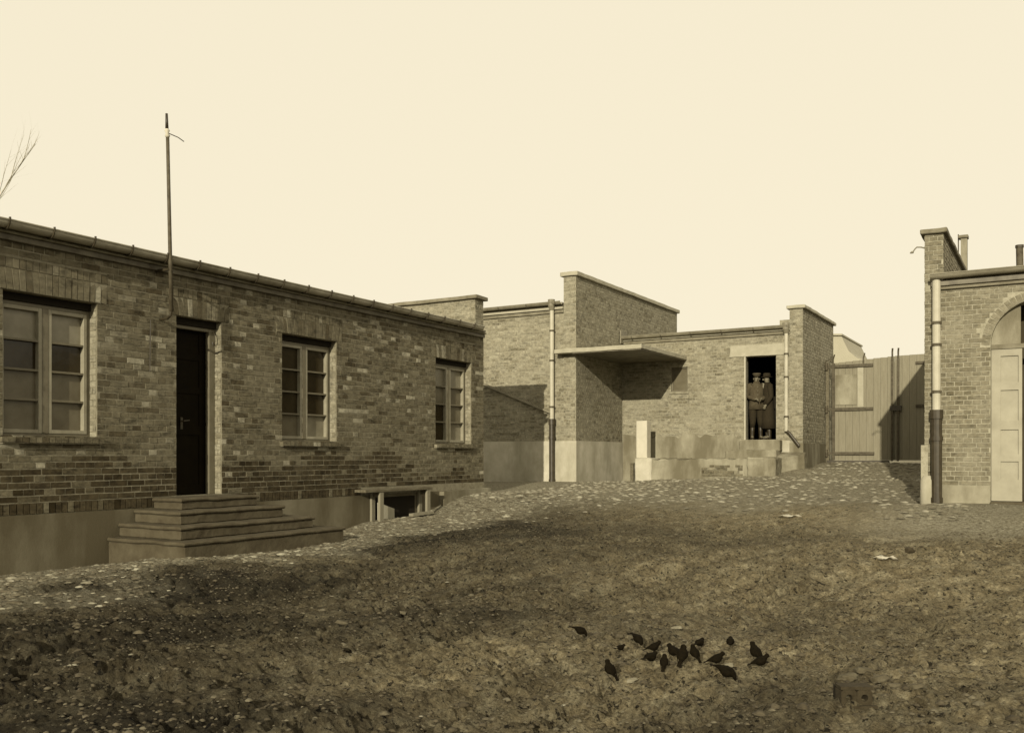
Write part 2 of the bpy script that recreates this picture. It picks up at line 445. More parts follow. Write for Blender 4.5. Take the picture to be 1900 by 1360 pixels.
def soldier_bricks(o, ud, nd, u0, u1, z0, z1, w=.076, proud=.007, fan=0):
    o, ud, nd = Vector(o), Vector(ud), Vector(nd); up = Vector((0, 0, 1)); J = .010; out = []
    n = max(1, round((u1-u0)/w)); w = (u1-u0)/n; uc = (u0+u1)/2
    for k in range(n):
        a = u0+k*w; c = a+w/2
        lean = fan*(c-uc)/max(.01, (u1-u0)/2)
        out.append((o + ud*c + up*((z0+z1)/2 - o.z) + nd*(proud-.03+random.uniform(-.002, .004)), ud*((w-J)/2), up*((z1-z0-J)/2) + ud*lean, nd*.03))
    return out
def holed_wall(mb, axis_, c0, c1, u0, u1, z0, z1, holes):
    """solid wall between planes c0..c1 across the axis; holes (u0,u1,z0,z1)"""
    us = sorted({u0, u1, *[h[0] for h in holes], *[h[1] for h in holes]})
    for a, b_ in zip(us[:-1], us[1:]):
        hs = sorted([(h[2], h[3]) for h in holes if h[0] <= a+1e-6 and h[1] >= b_-1e-6])
        z = z0
        for q0, q1 in hs + [(z1, z1)]:
            if q0 - z > 1e-4:
                if axis_ == 'x': mb.box(c0, c1, a, b_, z, q0)
                else: mb.box(a, b_, c0, c1, z, q0)
            z = q1
    return mb
X, Y, Z = Vector((1, 0, 0)), Vector((0, 1, 0)), Vector((0, 0, 1))

# ================================================================== LEFT BUILDING
lb = thing('brick_building', 'long low dark brick building with three windows and a stepped dark doorway, at left', 'building', (XL-3, 9, -1.3))
yE = on_x(897, XL)[1]; yS = 1.0
wins = [(on_x(5, XL)[1], on_x(180, XL)[1]), (on_x(523, XL)[1], on_x(624, XL)[1]), (on_x(808, XL)[1], on_x(874, XL)[1])]
zh, zs = .1835*9.8, .021*9.8
d0, d1 = on_x(327, XL)[1], on_x(411, XL)[1]; dz0, dz1 = -.0533*9.8, .1847*9.8
holes = [(a, b_, zs, zh) for a, b_ in wins] + [(d0, d1, dz0, dz1)]
ztop = 2.36; zsol = dz0
core = MB(); holed_wall(core, 'x', XL-.33, XL, yS, yE, zsol, ztop, holes)
core.box(XL-5.0, XL-.33, yE-.33, yE, -1.2, ztop); core.box(XL-5.0, XL-.33, yS, yS+.3, -1.5, ztop); core.box(XL-5.3, XL-5.0, yS, yE, -1.5, ztop+.4)
core.build('wall', M['mortar_l'], lb)
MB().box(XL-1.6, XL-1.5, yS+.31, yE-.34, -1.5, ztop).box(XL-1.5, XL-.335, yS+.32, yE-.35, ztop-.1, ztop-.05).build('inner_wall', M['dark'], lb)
pl = MB().box(XL-.3, XL+.035, yS, yE+.02, -1.75, zsol-.13); pl.build('plinth', M['plaster_l'], lb)
MB().box(XL-.3, XL+.012, yS, yE+.01, zsol-.13, zsol-.002).build('plinth_course_bed', M['mortar_l'], lb)
specs = []
lint = .36
bh = [(a-.13, b_+.13, zh, zh+lint) for a, b_ in wins] + [(d0-.13, d1+.13, dz1, dz1+lint)]
specs += wall_bricks((XL, 0, 0), Y, X, yS, yE, zsol, ztop, holes+bh)
for a, b_, q0, q1 in bh:
    specs += soldier_bricks((XL, 0, 0), Y, X, a, b_, q0, q0+.24, fan=.02)
    specs += soldier_bricks((XL, 0, 0), Y, X, a, b_, q0+.24, q1, w=.076)
specs += soldier_bricks((XL, 0, 0), Y, X, yS, 11.75, zsol-.128, zsol, proud=.03)
reveal = []
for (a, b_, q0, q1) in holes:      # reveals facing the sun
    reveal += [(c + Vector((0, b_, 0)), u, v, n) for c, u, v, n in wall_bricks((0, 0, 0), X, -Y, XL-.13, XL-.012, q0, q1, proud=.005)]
def base_course(c):
    e = -.03 - .22*float(ss(9.6, 8.2, c.y)) + .25*float(fbm(np.array([c.y]), np.array([c.z*3]), 1.3, 3, 61)[0]) - .3*float(ss(12.8, 13.6, c.y))
    e += .14*float(ss(9.2, 8.4, c.y))
    return c.z < e and random.random() < .93
place_bricks(lb, specs, M['brick_l'], alt=(M['brick_base'], base_course))
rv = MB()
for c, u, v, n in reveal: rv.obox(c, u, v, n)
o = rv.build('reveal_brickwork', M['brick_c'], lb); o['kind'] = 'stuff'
# parapet at the far end, its sunny side facing the camera
pz = zz(552, on_x(897, XL)[0]); pw_ = .30
par = thing  # (kept as parts of the building)
MB().box(XL-5.3, XL-.004, yE-pw_, yE-.002, ztop, pz-.07).build('parapet', M['mortar_c'], lb)
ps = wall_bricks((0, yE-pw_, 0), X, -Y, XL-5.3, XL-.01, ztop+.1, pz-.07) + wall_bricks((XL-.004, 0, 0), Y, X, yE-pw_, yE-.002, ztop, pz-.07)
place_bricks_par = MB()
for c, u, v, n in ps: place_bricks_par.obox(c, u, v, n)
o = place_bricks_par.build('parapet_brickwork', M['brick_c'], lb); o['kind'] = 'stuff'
worn(MB().box(XL-5.4, XL+.07, yE-pw_-.07, yE+.06, pz-.07, pz).build('parapet_cap', M['cap_dark'], lb, bevel=.008), .007)
# eaves: boards, mouldings, gutter with brackets
gt = .2625*9.8
MB().box(XL-.1, XL+.055, yS, yE-.02, ztop-.035, ztop+.03).build('cornice', M['lead'], lb, bevel=.006)
MB().box(XL-.1, XL+.095, yS, yE-.03, ztop+.032, ztop+.062).build('cornice', M['stone_light'], lb, bevel=.006)
MB().box(XL-.1, XL+.12, yS, yE-.1, ztop+.064, ztop+.10).build('fascia_board', M['lead'], lb)
gut = MB(); gc = (XL+.17, gt-.075); n = 12
ring = []
for k in range(n+1):
    a = math.pi + math.pi*k/n; ring.append((gc[0]+.078*math.cos(a), gc[1]+.078*math.sin(a)))
for k in range(n+1):
    a = 2*math.pi - math.pi*k/n; ring.append((gc[0]+.070*math.cos(a), gc[1]+.070*math.sin(a)))
gut.prism([(x, yS, z) for x, z in ring], (0, yE-pw_-.05-yS, 0))
gut.tube([(gc[0]+.078, yS, gc[1]), (gc[0]+.078, yE-pw_-.05, gc[1])], .011, 8)
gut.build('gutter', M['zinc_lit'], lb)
y = yS+.2
while y < yE-.4:
    bk = MB(); pts = []
    for k in range(9):
        a = math.pi*1.0 + math.pi*k/8; pts.append((gc[0]+.088*math.cos(a), y, gc[1]+.088*math.sin(a)))
    pts.append((gc[0]+.09, y, gc[1]+.025))
    for p, q in zip(pts[:-1], pts[1:]): bk.bar(p, q, .028, .01, up=(0, 1, 0.01))
    bk.bar((gc[0]-.088, y, gc[1]), (XL-.05, y, gc[1]+.02), .025, .012)
    bk.build('gutter_bracket', M['iron'], lb); y += .505
rf = MB().prism([(XL+.10, yS, gt-.045), (XL-5.4, yS, gt+.25), (XL-5.4, yS, gt+.15), (XL+.10, yS, ztop+.102)], (0, yE-pw_-yS-.02, 0)).build('roof', M['roof'], lb)
# windows
def window(parent, a, b_, q0, q1, rows, kinds, depth=.135, ft=.045):
    """casement pair in the plane x = XL, opening a..b_ / q0..q1"""
    x1 = XL-depth; x0 = x1-.07
    MB().box(x0, x1+.03, a+.002, b_-.002, q1-.085, q1-.001).build('window_head_shade', M['dark'], parent); q1 = q1-.087  # dark board painted in for the shade band under the lintel
    w = MB()
    w.box(x0, x1, a, a+ft, q0, q1).box(x0, x1, b_-ft, b_, q0, q1).box(x0, x1, a+ft, b_-ft, q1-ft, q1).box(x0, x1, a+ft, b_-ft, q0, q0+.045)
    fr = w.build('window', M['paint'], parent, bevel=.004)
    mid = (a+b_)/2
    MB().box(x0+.005, x1+.012, mid-.038, mid+.038, q0+.045, q1-ft).build('mullion', M['paint'], fr, bevel=.005)
    for si, (s0, s1) in enumerate(((a+ft, mid-.038), (mid+.038, b_-ft))):
        st = .042; sx0, sx1 = x0+.004, x1+.008
        s_ = MB()
        s_.box(sx0, sx1, s0, s0+st, q0+.045, q1-ft).box(sx0, sx1, s1-st, s1, q0+.045, q1-ft)
        s_.box(sx0, sx1, s0+st, s1-st, q0+.045, q0+.045+st).box(sx0, sx1, s0+st, s1-st, q1-ft-st, q1-ft)
        s_.build('sash', M['paint_pale'], fr, bevel=.003)
        g0, g1 = q0+.045+st, q1-ft-st; hgt = (g1-g0)/rows
        for r_ in range(1, rows):
            MB().box(sx0+.004, sx1-.002, s0+st, s1-st, g0+r_*hgt-.013, g0+r_*hgt+.013).build('glazing_bar', M['paint'], fr, bevel=.003)
        for r_ in range(rows):
            za = g0+r_*hgt+(.013 if r_ else 0); zb = g0+(r_+1)*hgt-(.013 if r_ < rows-1 else 0)
            MB().box(sx0+.010, sx0+.014, s0+st, s1-st, za, zb).build('pane', M[kinds[si][rows-1-r_]], fr)
    return fr
window(lb, *wins[0], zs, zh, 4, [['pane_pale', 'pane_dark', 'pane_grey', 'pane_grey'], ['pane_pale', 'pane_dark', 'pane_grey', 'pane_grey']])
window(lb, *wins[1], zs, zh, 4, [['pane_dark', 'pane_dark', 'pane_dark', 'pane_grey'], ['pane_dark', 'pane_dark', 'pane_dark', 'pane_pale']])
window(lb, *wins[2], zs, zh, 4, [['pane_pale', 'pane_grey', 'pane_dark', 'pane_dark'], ['pane_pale', 'pane_grey', 'pane_grey', 'pane_pale']])
for a, b_ in wins:
    # sill: a course of moulded bricks on edge
    sl_ = MB(); n_ = int((b_-a+.1)/.076); w_ = (b_-a+.1)/n_
    for k in range(n_): sl_.box(XL-.098, XL+.07+random.uniform(-.003, .003), a-.05+k*w_+.003, a-.05+(k+1)*w_-.003, zs-.062, zs-.004)
    sl_.build('window_sill', M['brick_l'], lb)
    MB().box(XL-.098, XL+.055, a-.03, b_+.03, zs-.075, zs-.064).build('sill_bed', M['mortar_l'], lb)
# door
MB().box(XL-.6, XL-.17, d0-.2, d1+.2, dz0-.05, dz0-.004).build('door_floor', M['stone'], lb)
df = MB(); fx0, fx1 = XL-.19, XL-.12
df.box(fx0, fx1, d1-.11, d1-.001, dz0, dz1-.092).box(fx0, fx1, d0+.001, d0+.07, dz0, dz1-.092).box(fx0, fx1, d0+.07, d1-.11, dz1-.14, dz1-.092)
df.build('door_frame', M['paint'], lb, bevel=.006)
da, db = d0+.072, d1-.112; dd = MB(); dx0, dx1 = XL-.24, XL-.205
dd.box(dx0, dx1-.012, da-.05, db+.05, dz0+.004, dz1-.03)
for (q0, q1) in ((dz0+.005, dz0+.13), (dz0+.80, dz0+.92), (dz0+1.35, dz0+1.44), (dz0+1.80, dz0+1.88), (dz1-.16, dz1-.073)):
    dd.box(dx1-.012, dx1, da+.09, db-.09, q0, q1)
dd.box(dx1-.012, dx1, da, da+.09, dz0+.005, dz1-.073).box(dx1-.012, dx1, db-.09, db, dz0+.005, dz1-.073)
door = dd.build('door', M['door_dark'], lb)
hd = MB().tube([(dx1, da+.18, dz0+.98), (dx1+.05, da+.18, dz0+.98), (dx1+.05, da+.27, dz0+.99)], .009, 8)
hd.obox((dx1+.004, da+.18, dz0+.95), (.004, 0, 0), (0, .018, 0), (0, 0, .08)); hd.build('door_handle', M['iron'], door)
MB().box(XL-.26, XL-.09, d0+.002, d1-.002, dz1-.09, dz1-.002).build('door_head_shade', M['dark'], lb)  # dark strip standing in for shade at the top of the doorway
hk = MB().tube([(XL-.11, d1-.06, dz1-.14), (XL-.07, d1-.06, dz1-.16), (XL-.06, d1-.06, dz1-.26), (XL-.09, d1-.06, dz1-.32), (XL-.11, d1-.06, dz1-.27)], .007, 6)
hk.build('door_hook', M['iron'], lb)
# corner footing right of the bench
cf = MB().prism([(XL+.04, on_x(812, XL)[1], -.66), (XL+.04, on_x(812, XL)[1], -1.4), (XL+.04, yE+.05, -1.4), (XL+.04, yE+.05, -.64)], (.10, 0, 0))
cf.build('footing', M['plaster_d'], lb)

# stone steps
steps = thing('stone_steps', 'four worn stone steps leading up to the dark doorway of the left building', 'steps', (-9.2, 8.2, -1.25))
tiers = [(-9.25, 7.72, 8.98, dz0-.005, .14), (-8.94, 7.45, 9.15, -.668, .155), (-8.68, 7.23, 9.45, -.822, .155), (-8.43, 7.08, 9.78, -.978, .35)]
for k, (xf, ya_, yb_, zt, h) in enumerate(tiers):
    mb = MB()
    mb.box(XL+.036, xf, ya_, yb_, zt-h, zt-.045)
    mb.box(XL+.036, xf+.022, ya_-.022, yb_+.022, zt-.043, zt)
    worn(mb.build('step', M['stone'], steps, bevel=.014), .008)

# bench against the wall
bn = thing('bench', 'plank bench with stubby board legs standing against the left building plinth', 'bench', (XL+.35, 12.6, -1.0))
by0, by1 = on_x(678, XL+.27)[1], on_x(802, XL+.27)[1]; bz = dz0-.03
ly0, ly1 = on_x(707, XL+.25)[1], on_x(794, XL+.25)[1]
for k in range(2): MB().box(XL+.045+k*.12, XL+.16+k*.12, by0, by1, bz-.045, bz).build('seat_board', M['wood'], bn, bevel=.004)
for yy in (ly0, ly1):
    MB().box(XL+.225, XL+.27, yy-.05, yy+.05, gz(XL+.25, yy)-.06, bz-.047).build('leg', M['wood_pale'], bn, bevel=.004)
    MB().box(XL+.05, XL+.095, yy-.045, yy+.045, gz(XL+.1, yy)-.06, bz-.047).build('leg', M['wood_pale'], bn, bevel=.004)
    MB().box(XL+.097, XL+.223, yy-.02, yy+.02, bz-.13, bz-.049).build('rail', M['wood'], bn)
MB().box(XL+.02, XL+.042, 12.0, 13.2, -1.12, -.70).build('bench_shade', M['dark'], lb)  # dark panel added on the plinth as the shade under the bench
# loose slab leaning behind the bench and a plank on the ground
o = MB().prism([(XL+.11, ly0+.08, -1.15), (XL+.11, ly0+.5, -1.12), (XL+.11, ly0+.5, -.90), (XL+.11, ly0+.08, -.78)], (.03, 0, 0)).build('stone_slab', M['concrete'])
setp(o, 'pale broken slab leaning on the plinth under the bench', 'slab')
zz_ = gz(XL+.4, 13.1)
o = MB().bar((XL+.30, 12.75, zz_+.04), (XL+.34, 13.3, zz_+.06), .10, .045).build('plank', M['wood_pale']); setp(o, 'short pale plank lying on the ground under the right end of the bench', 'plank')

# aerial mast
am = thing('aerial_mast', 'thin tall aerial mast fixed to the left building beside the doorway', 'mast', (XL+.08, on_x(318, XL)[1], 1.7))
ly = on_x(318, XL+.26); zb = zz(578, ly[0]); yt = on_x(311, XL+.26)
p0 = Vector((XL+.26, ly[1], zb)); p1 = Vector((XL+.26, yt[1], zz(256, yt[0]))); p2 = Vector((XL+.26, yt[1]-.01, zz(240, yt[0]))); p3 = Vector((XL+.26, yt[1]-.015, zz(212, yt[0])))
MB().tube([p0, p0.lerp(p1, .33), p0.lerp(p1, .66), p1], [.026, .024, .022, .021], 10).build('pole', M['rust'], am, smooth=True)
MB().tube([p1, p1.lerp(p2, .2), p1.lerp(p2, .5), p1.lerp(p2, .8), p2], [.02, .033, .018, .033, .02], 12).build('insulator', M['white'], am, smooth=True)
MB().tube([p2, p3], [.020, .015], 10).build('tip', M['iron'], am, smooth=True)
MB().tube([p0, p0+Vector((-.02, 0, -.05)), p0+Vector((-.10, .02, -.08)), p0+Vector((-.27, .04, -.08))], .016, 8).build('foot_bracket', M['iron'], am)
MB().tube([p1+Vector((0, 0, .06)), p1+Vector((.05, .12, .03)), p1+Vector((.06, .2, -.0))], .006, 6).build('wire_stub', M['iron'], am)
zc_ = gt+.05
MB().bar((XL+.27, ly[1]-.03, zc_-.3), (XL-.02, ly[1]-.03, zc_-.3), .03, .03).build('stay', M['iron'], am)
MB().tube([(XL+.02, ly[1]-.12, zb-.1), (XL+.02, ly[1]-.13, zb-.75)], .007, 6).build('earth_wire', M['iron'], am)

# ================================================================== CENTRAL BUILDING A (tall fire wall, left bay)
ca = thing('brick_building', 'pale brick bay with a tall capped fire wall and cream downpipe, behind the left building', 'building', (-12, YA+3, -.7))
xF = -9.93; xF0 = xF-.33; zA = 3.50; zAt = zz(563, on_y(975, YA)[0]); zF = 4.31; yFe = on_x(1256, xF)[1]
pzA = zz(818, on_y(1050, YA)[0])
cw = MB(); cw.box(-18, xF0, YA+.03, YA+.4, -1.2, zA).box(xF0, xF, YA, yFe, -1.3, zF).box(-18, -17.7, YA+.4, yFe, -1, zA).box(-18, xF0, yFe-.3, yFe, -1, zA)
cw.build('wall', M['mortar_c'], ca)
MB().box(-18, xF+.02, YA-.02, YA+.2, -1.3, pzA).box(xF-.1, xF+.02, YA+.2, YB+.02, -1.3, pzA+.002).build('plinth', M['plaster_c'], ca)
specs = wall_bricks((0, YA+.03, 0), X, -Y, -12.9, xF0, pzA, zA) + wall_bricks((0, YA, 0), X, -Y, xF0, xF, pzA, zF) + wall_bricks((xF, 0, 0), Y, X, YA, yFe, pzA, zF, proud=.004, jit=.35)
place_bricks(ca, specs, M['brick_c'])
worn(MB().box(xF0-.07, xF+.07, YA-.07, yFe+.07, zF, zF+.10).build('parapet_cap', M['concrete'], ca, bevel=.01), .007)
def eaves(parent, x0, x1, yw, zb_, zt, mat='zinc_pale'):
    MB().box(x0, x1, yw-.05, yw+.1, zb_-.03, zb_+.04).build('cornice', M['cap_dark'], parent, bevel=.006)
    MB().box(x0, x1, yw-.09, yw+.1, zb_+.055, zb_+.11).build('cornice', M['concrete'], parent, bevel=.004)
    g = MB(); c = (yw-.15, zt-.06); ring = []
    for k in range(11): a = math.pi+math.pi*k/10; ring.append((c[0]+.07*math.cos(a), c[1]+.07*math.sin(a)))
    for k in range(11): a = 2*math.pi-math.pi*k/10; ring.append((c[0]+.062*math.cos(a), c[1]+.062*math.sin(a)))
    g.prism([(x0, y_, z_) for y_, z_ in ring], (x1-x0, 0, 0)); g.tube([(x0, c[0]-.07, c[1]), (x1, c[0]-.07, c[1])], .011, 8)
    g.build('gutter', M[mat], parent)
    x = x0+.3
    while x < x1-.05:
        bk = MB(); pts = [(x, c[0]+.08*math.cos(math.pi+math.pi*k/6), c[1]+.08*math.sin(math.pi+math.pi*k/6)) for k in range(7)]
        for p, q in zip(pts[:-1], pts[1:]): bk.bar(p, q, .025, .008, up=(1, 0, .01))
        bk.build('gutter_bracket', M['rust'], parent); x += .8
eaves(ca, -17.9, xF0-.002, YA+.03, zA-.02, zAt)
MB().prism([(-18, YA-.04, zAt-.07), (-18, yFe-.1, zAt+.15), (-18, yFe-.1, zAt+.05), (-18, YA-.04, zA+.07)], (18+xF0-.01, 0, 0)).build('roof', M['roof'], ca)
def downpipe(parent, x, yw, ztop_, zmid, zbot, kick=None, r=.048, hop=True):
    yy = yw-.11
    if hop: MB().loft([((x, yy-.03, ztop_), (.085, 0, 0), (0, .085, 0)), ((x, yy-.03, ztop_-.16), (.08, 0, 0), (0, .08, 0)), ((x, yy, ztop_-.26), (r*1.15, 0, 0), (0, r*1.15, 0))], 12).build('hopper', M['zinc_pale'], parent)
    MB().tube([(x, yy, ztop_-(.24 if hop else .0)), (x, yy, zmid)], r, 14).build('downpipe', M['pipe_cream'], parent, smooth=False)
    for z in (ztop_-.75, (ztop_+zmid)/2, zmid+.35):
        if z > zmid: MB().tube([(x, yy, z-.02), (x, yy, z+.02)], r*1.28, 14).bar((x, yy, z), (x, yw+.01, z), .03, .03).build('pipe_clip', M['rust'], parent)
    if zbot < zmid:
        b_ = MB().tube([(x, yy, zmid+.06), (x, yy, zmid-.08)], r*1.65, 14); b_.tube([(x, yy, zmid-.08), (x, yy, zbot)], r*1.35, 14)
        b_.tube([(x, yy, zmid-.36), (x, yy, zmid-.43)], r*1.6, 14).tube([(x, yy, zbot+.28), (x, yy, zbot+.2)], r*1.55, 14); b_.build('iron_pipe', M['iron'], parent)
    if kick:
        MB().tube([(x, yy, zmid+.02), (x+kick[0]*.25, yy-.02, zmid-.05), (x+kick[0], yy-.05, zmid-kick[1])], r*.75, 12).build('pipe_shoe', M['iron'], parent)
lamA, xdp = on_y(1027, YA)
downpipe(ca, xdp, YA+.03, zAt+.01, zz(782, lamA), -.85, r=.052)
# sloping board on the wall
lp, xq = on_y(897, YA); lq, xr = on_y(1024, YA)
sx0 = xq-.6; slope = (zz(765, lq)-zz(712, lp))/(xr-xq)
MB().bar((sx0, YA-.02, zz(712, lp)+slope*(sx0-xq)), (xr-.02, YA-.02, zz(765, lq)), .10, .05).build('sloping_board', M['zinc_pale'], ca)

# ================================================================== CENTRAL BUILDING B (doorway, canopy)
cb = thing('brick_building', 'pale brick bay with concrete canopy and open doorway where two men stand', 'building', (-7.6, YB+3, -.6))
xP = -5.235; xP0 = xP-.31; zB = 2.98; lamB = on_y(1470, YB)[0]; zBt = zz(600, lamB)
zPt = zz(566, on_y(1480, YB-.05)[0]); yPe = on_x(1546, xP)[1]
lD, xD0 = on_y(1381, YB); _, xD1 = on_y(1440, YB); zD1 = zz(662, lD); zD0 = zz(816, lD)
lW, xW0 = on_y(1245, YB); _, xW1 = on_y(1276, YB); zW1, zW0 = zz(682, lW), zz(727, lW)
hb = [(xD0, xD1, zD0, zD1), (xW0, xW1, zW0, zW1)]
cw = MB(); holed_wall(cw, 'y', YB, YB+.33, xF+.001, xP0, -1.3, zB, hb)
cw.box(xP0, xP, YB-.03, yPe, -1.3, zPt-.08); cw.build('wall', M['mortar_c'], cb)
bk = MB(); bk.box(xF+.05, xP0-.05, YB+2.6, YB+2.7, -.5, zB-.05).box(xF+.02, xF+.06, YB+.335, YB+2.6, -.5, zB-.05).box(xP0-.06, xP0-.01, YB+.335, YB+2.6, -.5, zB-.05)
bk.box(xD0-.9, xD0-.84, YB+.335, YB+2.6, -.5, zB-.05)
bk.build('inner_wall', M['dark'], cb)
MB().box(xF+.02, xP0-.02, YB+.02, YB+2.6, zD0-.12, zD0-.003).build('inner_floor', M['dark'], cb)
MB().box(xF+.02, xP0-.02, YB-.02, YB+3.6, zB+.07, zBt-.03).build('roof', M['roof'], cb)
zpb = zz(803, lD)
lint_h = (zD1, zz(640, on_y(1400, YB)[0])); lx0 = on_y(1355, YB)[1]; lx1 = on_y(1458, YB)[1]
specs = wall_bricks((0, YB, 0), X, -Y, xF+.01, xP0, .20, zB, hb+[(lx0, lx1, lint_h[0]-.001, lint_h[1])])
specs += wall_bricks((0, YB-.03, 0), X, -Y, xP0, xP, .2, zPt-.08)
specs += wall_bricks((xP, 0, 0), Y, X, YB-.03, yPe, .1, zPt-.08, proud=.004, jit=.35)
place_bricks(cb, specs, M['brick_c'])
worn(MB().box(lx0, lx1, YB-.025, YB+.2, lint_h[0], lint_h[1]).build('lintel', M['concrete'], cb, bevel=.008), .007)
worn(MB().box(xP0-.06, xP+.07, YB-.10, yPe+.07, zPt-.08, zPt).build('parapet_cap', M['concrete'], cb, bevel=.01), .007)
eaves(cb, xF+.05, xP0+.02, YB, zB-.02, zBt)
MB().box(xF+.03, xF+.06, YB-.22, YB+.2, zB-.03, zBt+.10).build('gutter_stop', M['zinc_pale'], cb)
downpipe(cb, on_y(1461, YB)[1], YB, zBt+.01, zz(800, lamB), zz(800, lamB), kick=(.32, .36), r=.046)
# low render at the base of the wall: uneven top edge
def ragged(x0, x1, y0, y1, zb_, zt, n=60, amp=.10, name='render_band', mat='plaster_c', parent=None):
    mb = MB(); top = [zt + amp*(vnoise(np.array([k*.37]), np.array([x0]), 5)[0]*2) for k in range(n+1)]
    poly = [(x0+(x1-x0)*k/n, y0, top[k]) for k in range(n+1)] + [(x1, y0, zb_), (x0, y0, zb_)]
    mb.prism(poly, (0, y1-y0, 0)); return mb.build(name, M[mat], parent)
ragged(xF+.03, xD0-.12, YB-.018, YB+.02, -1.2, .50, parent=cb, name='plinth', mat='plaster_d')
ragged(xD0-.12, xP0-.002, YB-.016, YB+.02, -1.2, zD0-.02, amp=.01, parent=cb, name='plinth')
MB().box(xP0, xP+.018, YB-.05, yPe, -1.2, .30).build('plinth', M['plaster_d'], cb)
# door lining
MB().box(xD0+.001, xD0+.035, YB-.012, YB+.08, zD0, zD1-.001).build('door_lining', M['pipe_cream'], cb)
# small window under the canopy
wf = MB(); t_ = .04
wf.box(xW0, xW0+t_, YB+.06, YB+.12, zW0, zW1).box(xW1-t_, xW1, YB+.06, YB+.12, zW0, zW1).box(xW0+t_, xW1-t_, YB+.06, YB+.12, zW0, zW0+t_).box(xW0+t_, xW1-t_, YB+.06, YB+.12, zW1-t_, zW1)
wf = wf.build('window', M['paint'], cb); MB().box(xW0+t_, xW1-t_, YB+.09, YB+.094, zW0+t_, zW1-t_).build('pane', M['pane_grey'], wf)
MB().box(xW0-.04, xW1+.04, YB-.04, YB+.05, zW0-.06, zW0-.002).build('window_sill', M['stone_light'], cb)
# canopy slab
yc0 = YA-.27; lc = on_y(1190, yc0); xc1 = lc[1]
zct = zz(638, lc[0]); zcb = zct-.10
worn(MB().box(xF0-.12, xc1, yc0, YB-.008, zcb, zct).build('canopy', M['concrete'], cb, bevel=.008), .007)
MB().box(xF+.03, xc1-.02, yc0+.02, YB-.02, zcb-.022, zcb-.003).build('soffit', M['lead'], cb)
# roof clutter
MB().box(xP0-.55, xP0-.12, YB+1.2, YB+1.6, zBt-.05, zBt+.27).build('chimney', M['mortar_c'], cb)
MB().box(-7.0, -6.3, YB+1.5, YB+2.4, zBt-.05, zBt+.17).build('roof_hatch', M['zinc_pale'], cb)

# loading dock with its stairs
dk = thing('loading_dock', 'low rendered concrete dock with crumbling edge below the open doorway', 'platform', (-7.5, YB-.8, -.7))
yd = YB-1.15; lk, xk0 = on_y(1180, yd); lk1, xk1 = on_y(1392, yd); zk = zz(851, lk)
top_ = zk
mb = MB(); n_ = 30
poly = [(xk0+(xk1-xk0)*k/n_, yd, top_+(.015*math.sin(k*1.9)+(-.03 if k in (5, 6, 12, 13, 14) else 0))) for k in range(n_+1)] + [(xk1, yd, -1.2), (xk0, yd, -1.2)]
mb.prism(poly, (0, YB-.02-yd, 0)); worn(mb.build('platform', M['plaster_d'], dk), .02)
worn(MB().box(xk0-.01, xk0+.42, yd-.06, yd+.5, -1.2, zk+.02).build('corner_block', M['plaster_c'], dk, bevel=.03), .018)
lp1, xp1 = on_y(1385, yd-.1); lp2, xp2 = on_y(1438, yd-.1)
worn(MB().box(xp1, xp2, yd-.12, YB-.03, -1.2, zz(849, lp1)).build('stair_block', M['plaster_d'], dk, bevel=.03), .022)
ls, xs0 = on_y(1346, YB-.55); _, xs1 = on_y(1440, YB-.55)
worn(MB().box(xs0, xs1, YB-.55, YB-.03, zk-.1, zz(835, ls)).build('step', M['plaster_d'], dk, bevel=.02), .016)
worn(MB().box(xs0+.25, xs1+.02, YB-.28, YB-.03, zz(835, ls)-.03, zD0-.014).build('step', M['plaster_d'], dk, bevel=.02), .012)
# exposed bricks where the render has come away
la, xa = on_y(1302, yd); lb_, xb = on_y(1378, yd)
sp = []
for c, u, v, n in wall_bricks((0, yd-.004, 0), X, -Y, xa, xb, zz(884, la), zz(862, la), proud=.012, jit=2.5):
    if random.random() < .8: sp.append((c, u, v, n))
place_bricks(dk, sp, M['brick_l'])
ro = MB(); ro.prism([(xP0-.3, YB-.9, -.2), (xP+.1, YB-.25, .05), (xP+.1, YB-.05, .07), (xP0-.55, YB-.05, .07), (xP0-.55, YB-.9, -.15)], (0, 0, -.9)); worn(ro.build('side_kerb', M['plaster_d'], dk), .02)
# pillar on the dock and small iron post
lq_, xq0 = on_y(1184, yd+.25); _, xq1 = on_y(1204, yd+.25)
o = MB().box(xq0, xq1, yd+.12, yd+.38, zk+.015, zz(781, lq_)).build('pillar', M['white'], bevel=.012); setp(o, 'short whitewashed pillar standing on the left corner of the dock', 'pillar')
_, xo = on_y(1174, yd+.1)
o = MB().box(xo-.05, xo+.04, yd+.05, yd+.15, -.9, zz(862, lk)).box(xo-.06, xo+.05, yd+.04, yd+.16, zz(862, lk), zz(860, lk)+.02).build('guard_post', M['wood'], bevel=.008); setp(o, 'small dark stub post beside the left corner of the dock', 'post')

# ================================================================== RIGHT BUILDING
rb = thing('brick_building', 'brick building with capped parapet and arched cream door at the right edge', 'building', (2, YR+4, -.8))
lr, xR = on_y(1716, YR); xR2 = on_y(1750, YR)[1]
zEv = zz(513, lr); zPr = zz(436, lr); zCn = zz(541, lr)
yRe = on_x(1797, xR2)[1]; xE = 6.0; yB_ = YG-.15
la_, ax0 = on_y(1838, YR); spr = zz(640, la_); arad = .68; axc = ax0+arad; ax1 = axc+arad
ng = gz(ax0, YR)
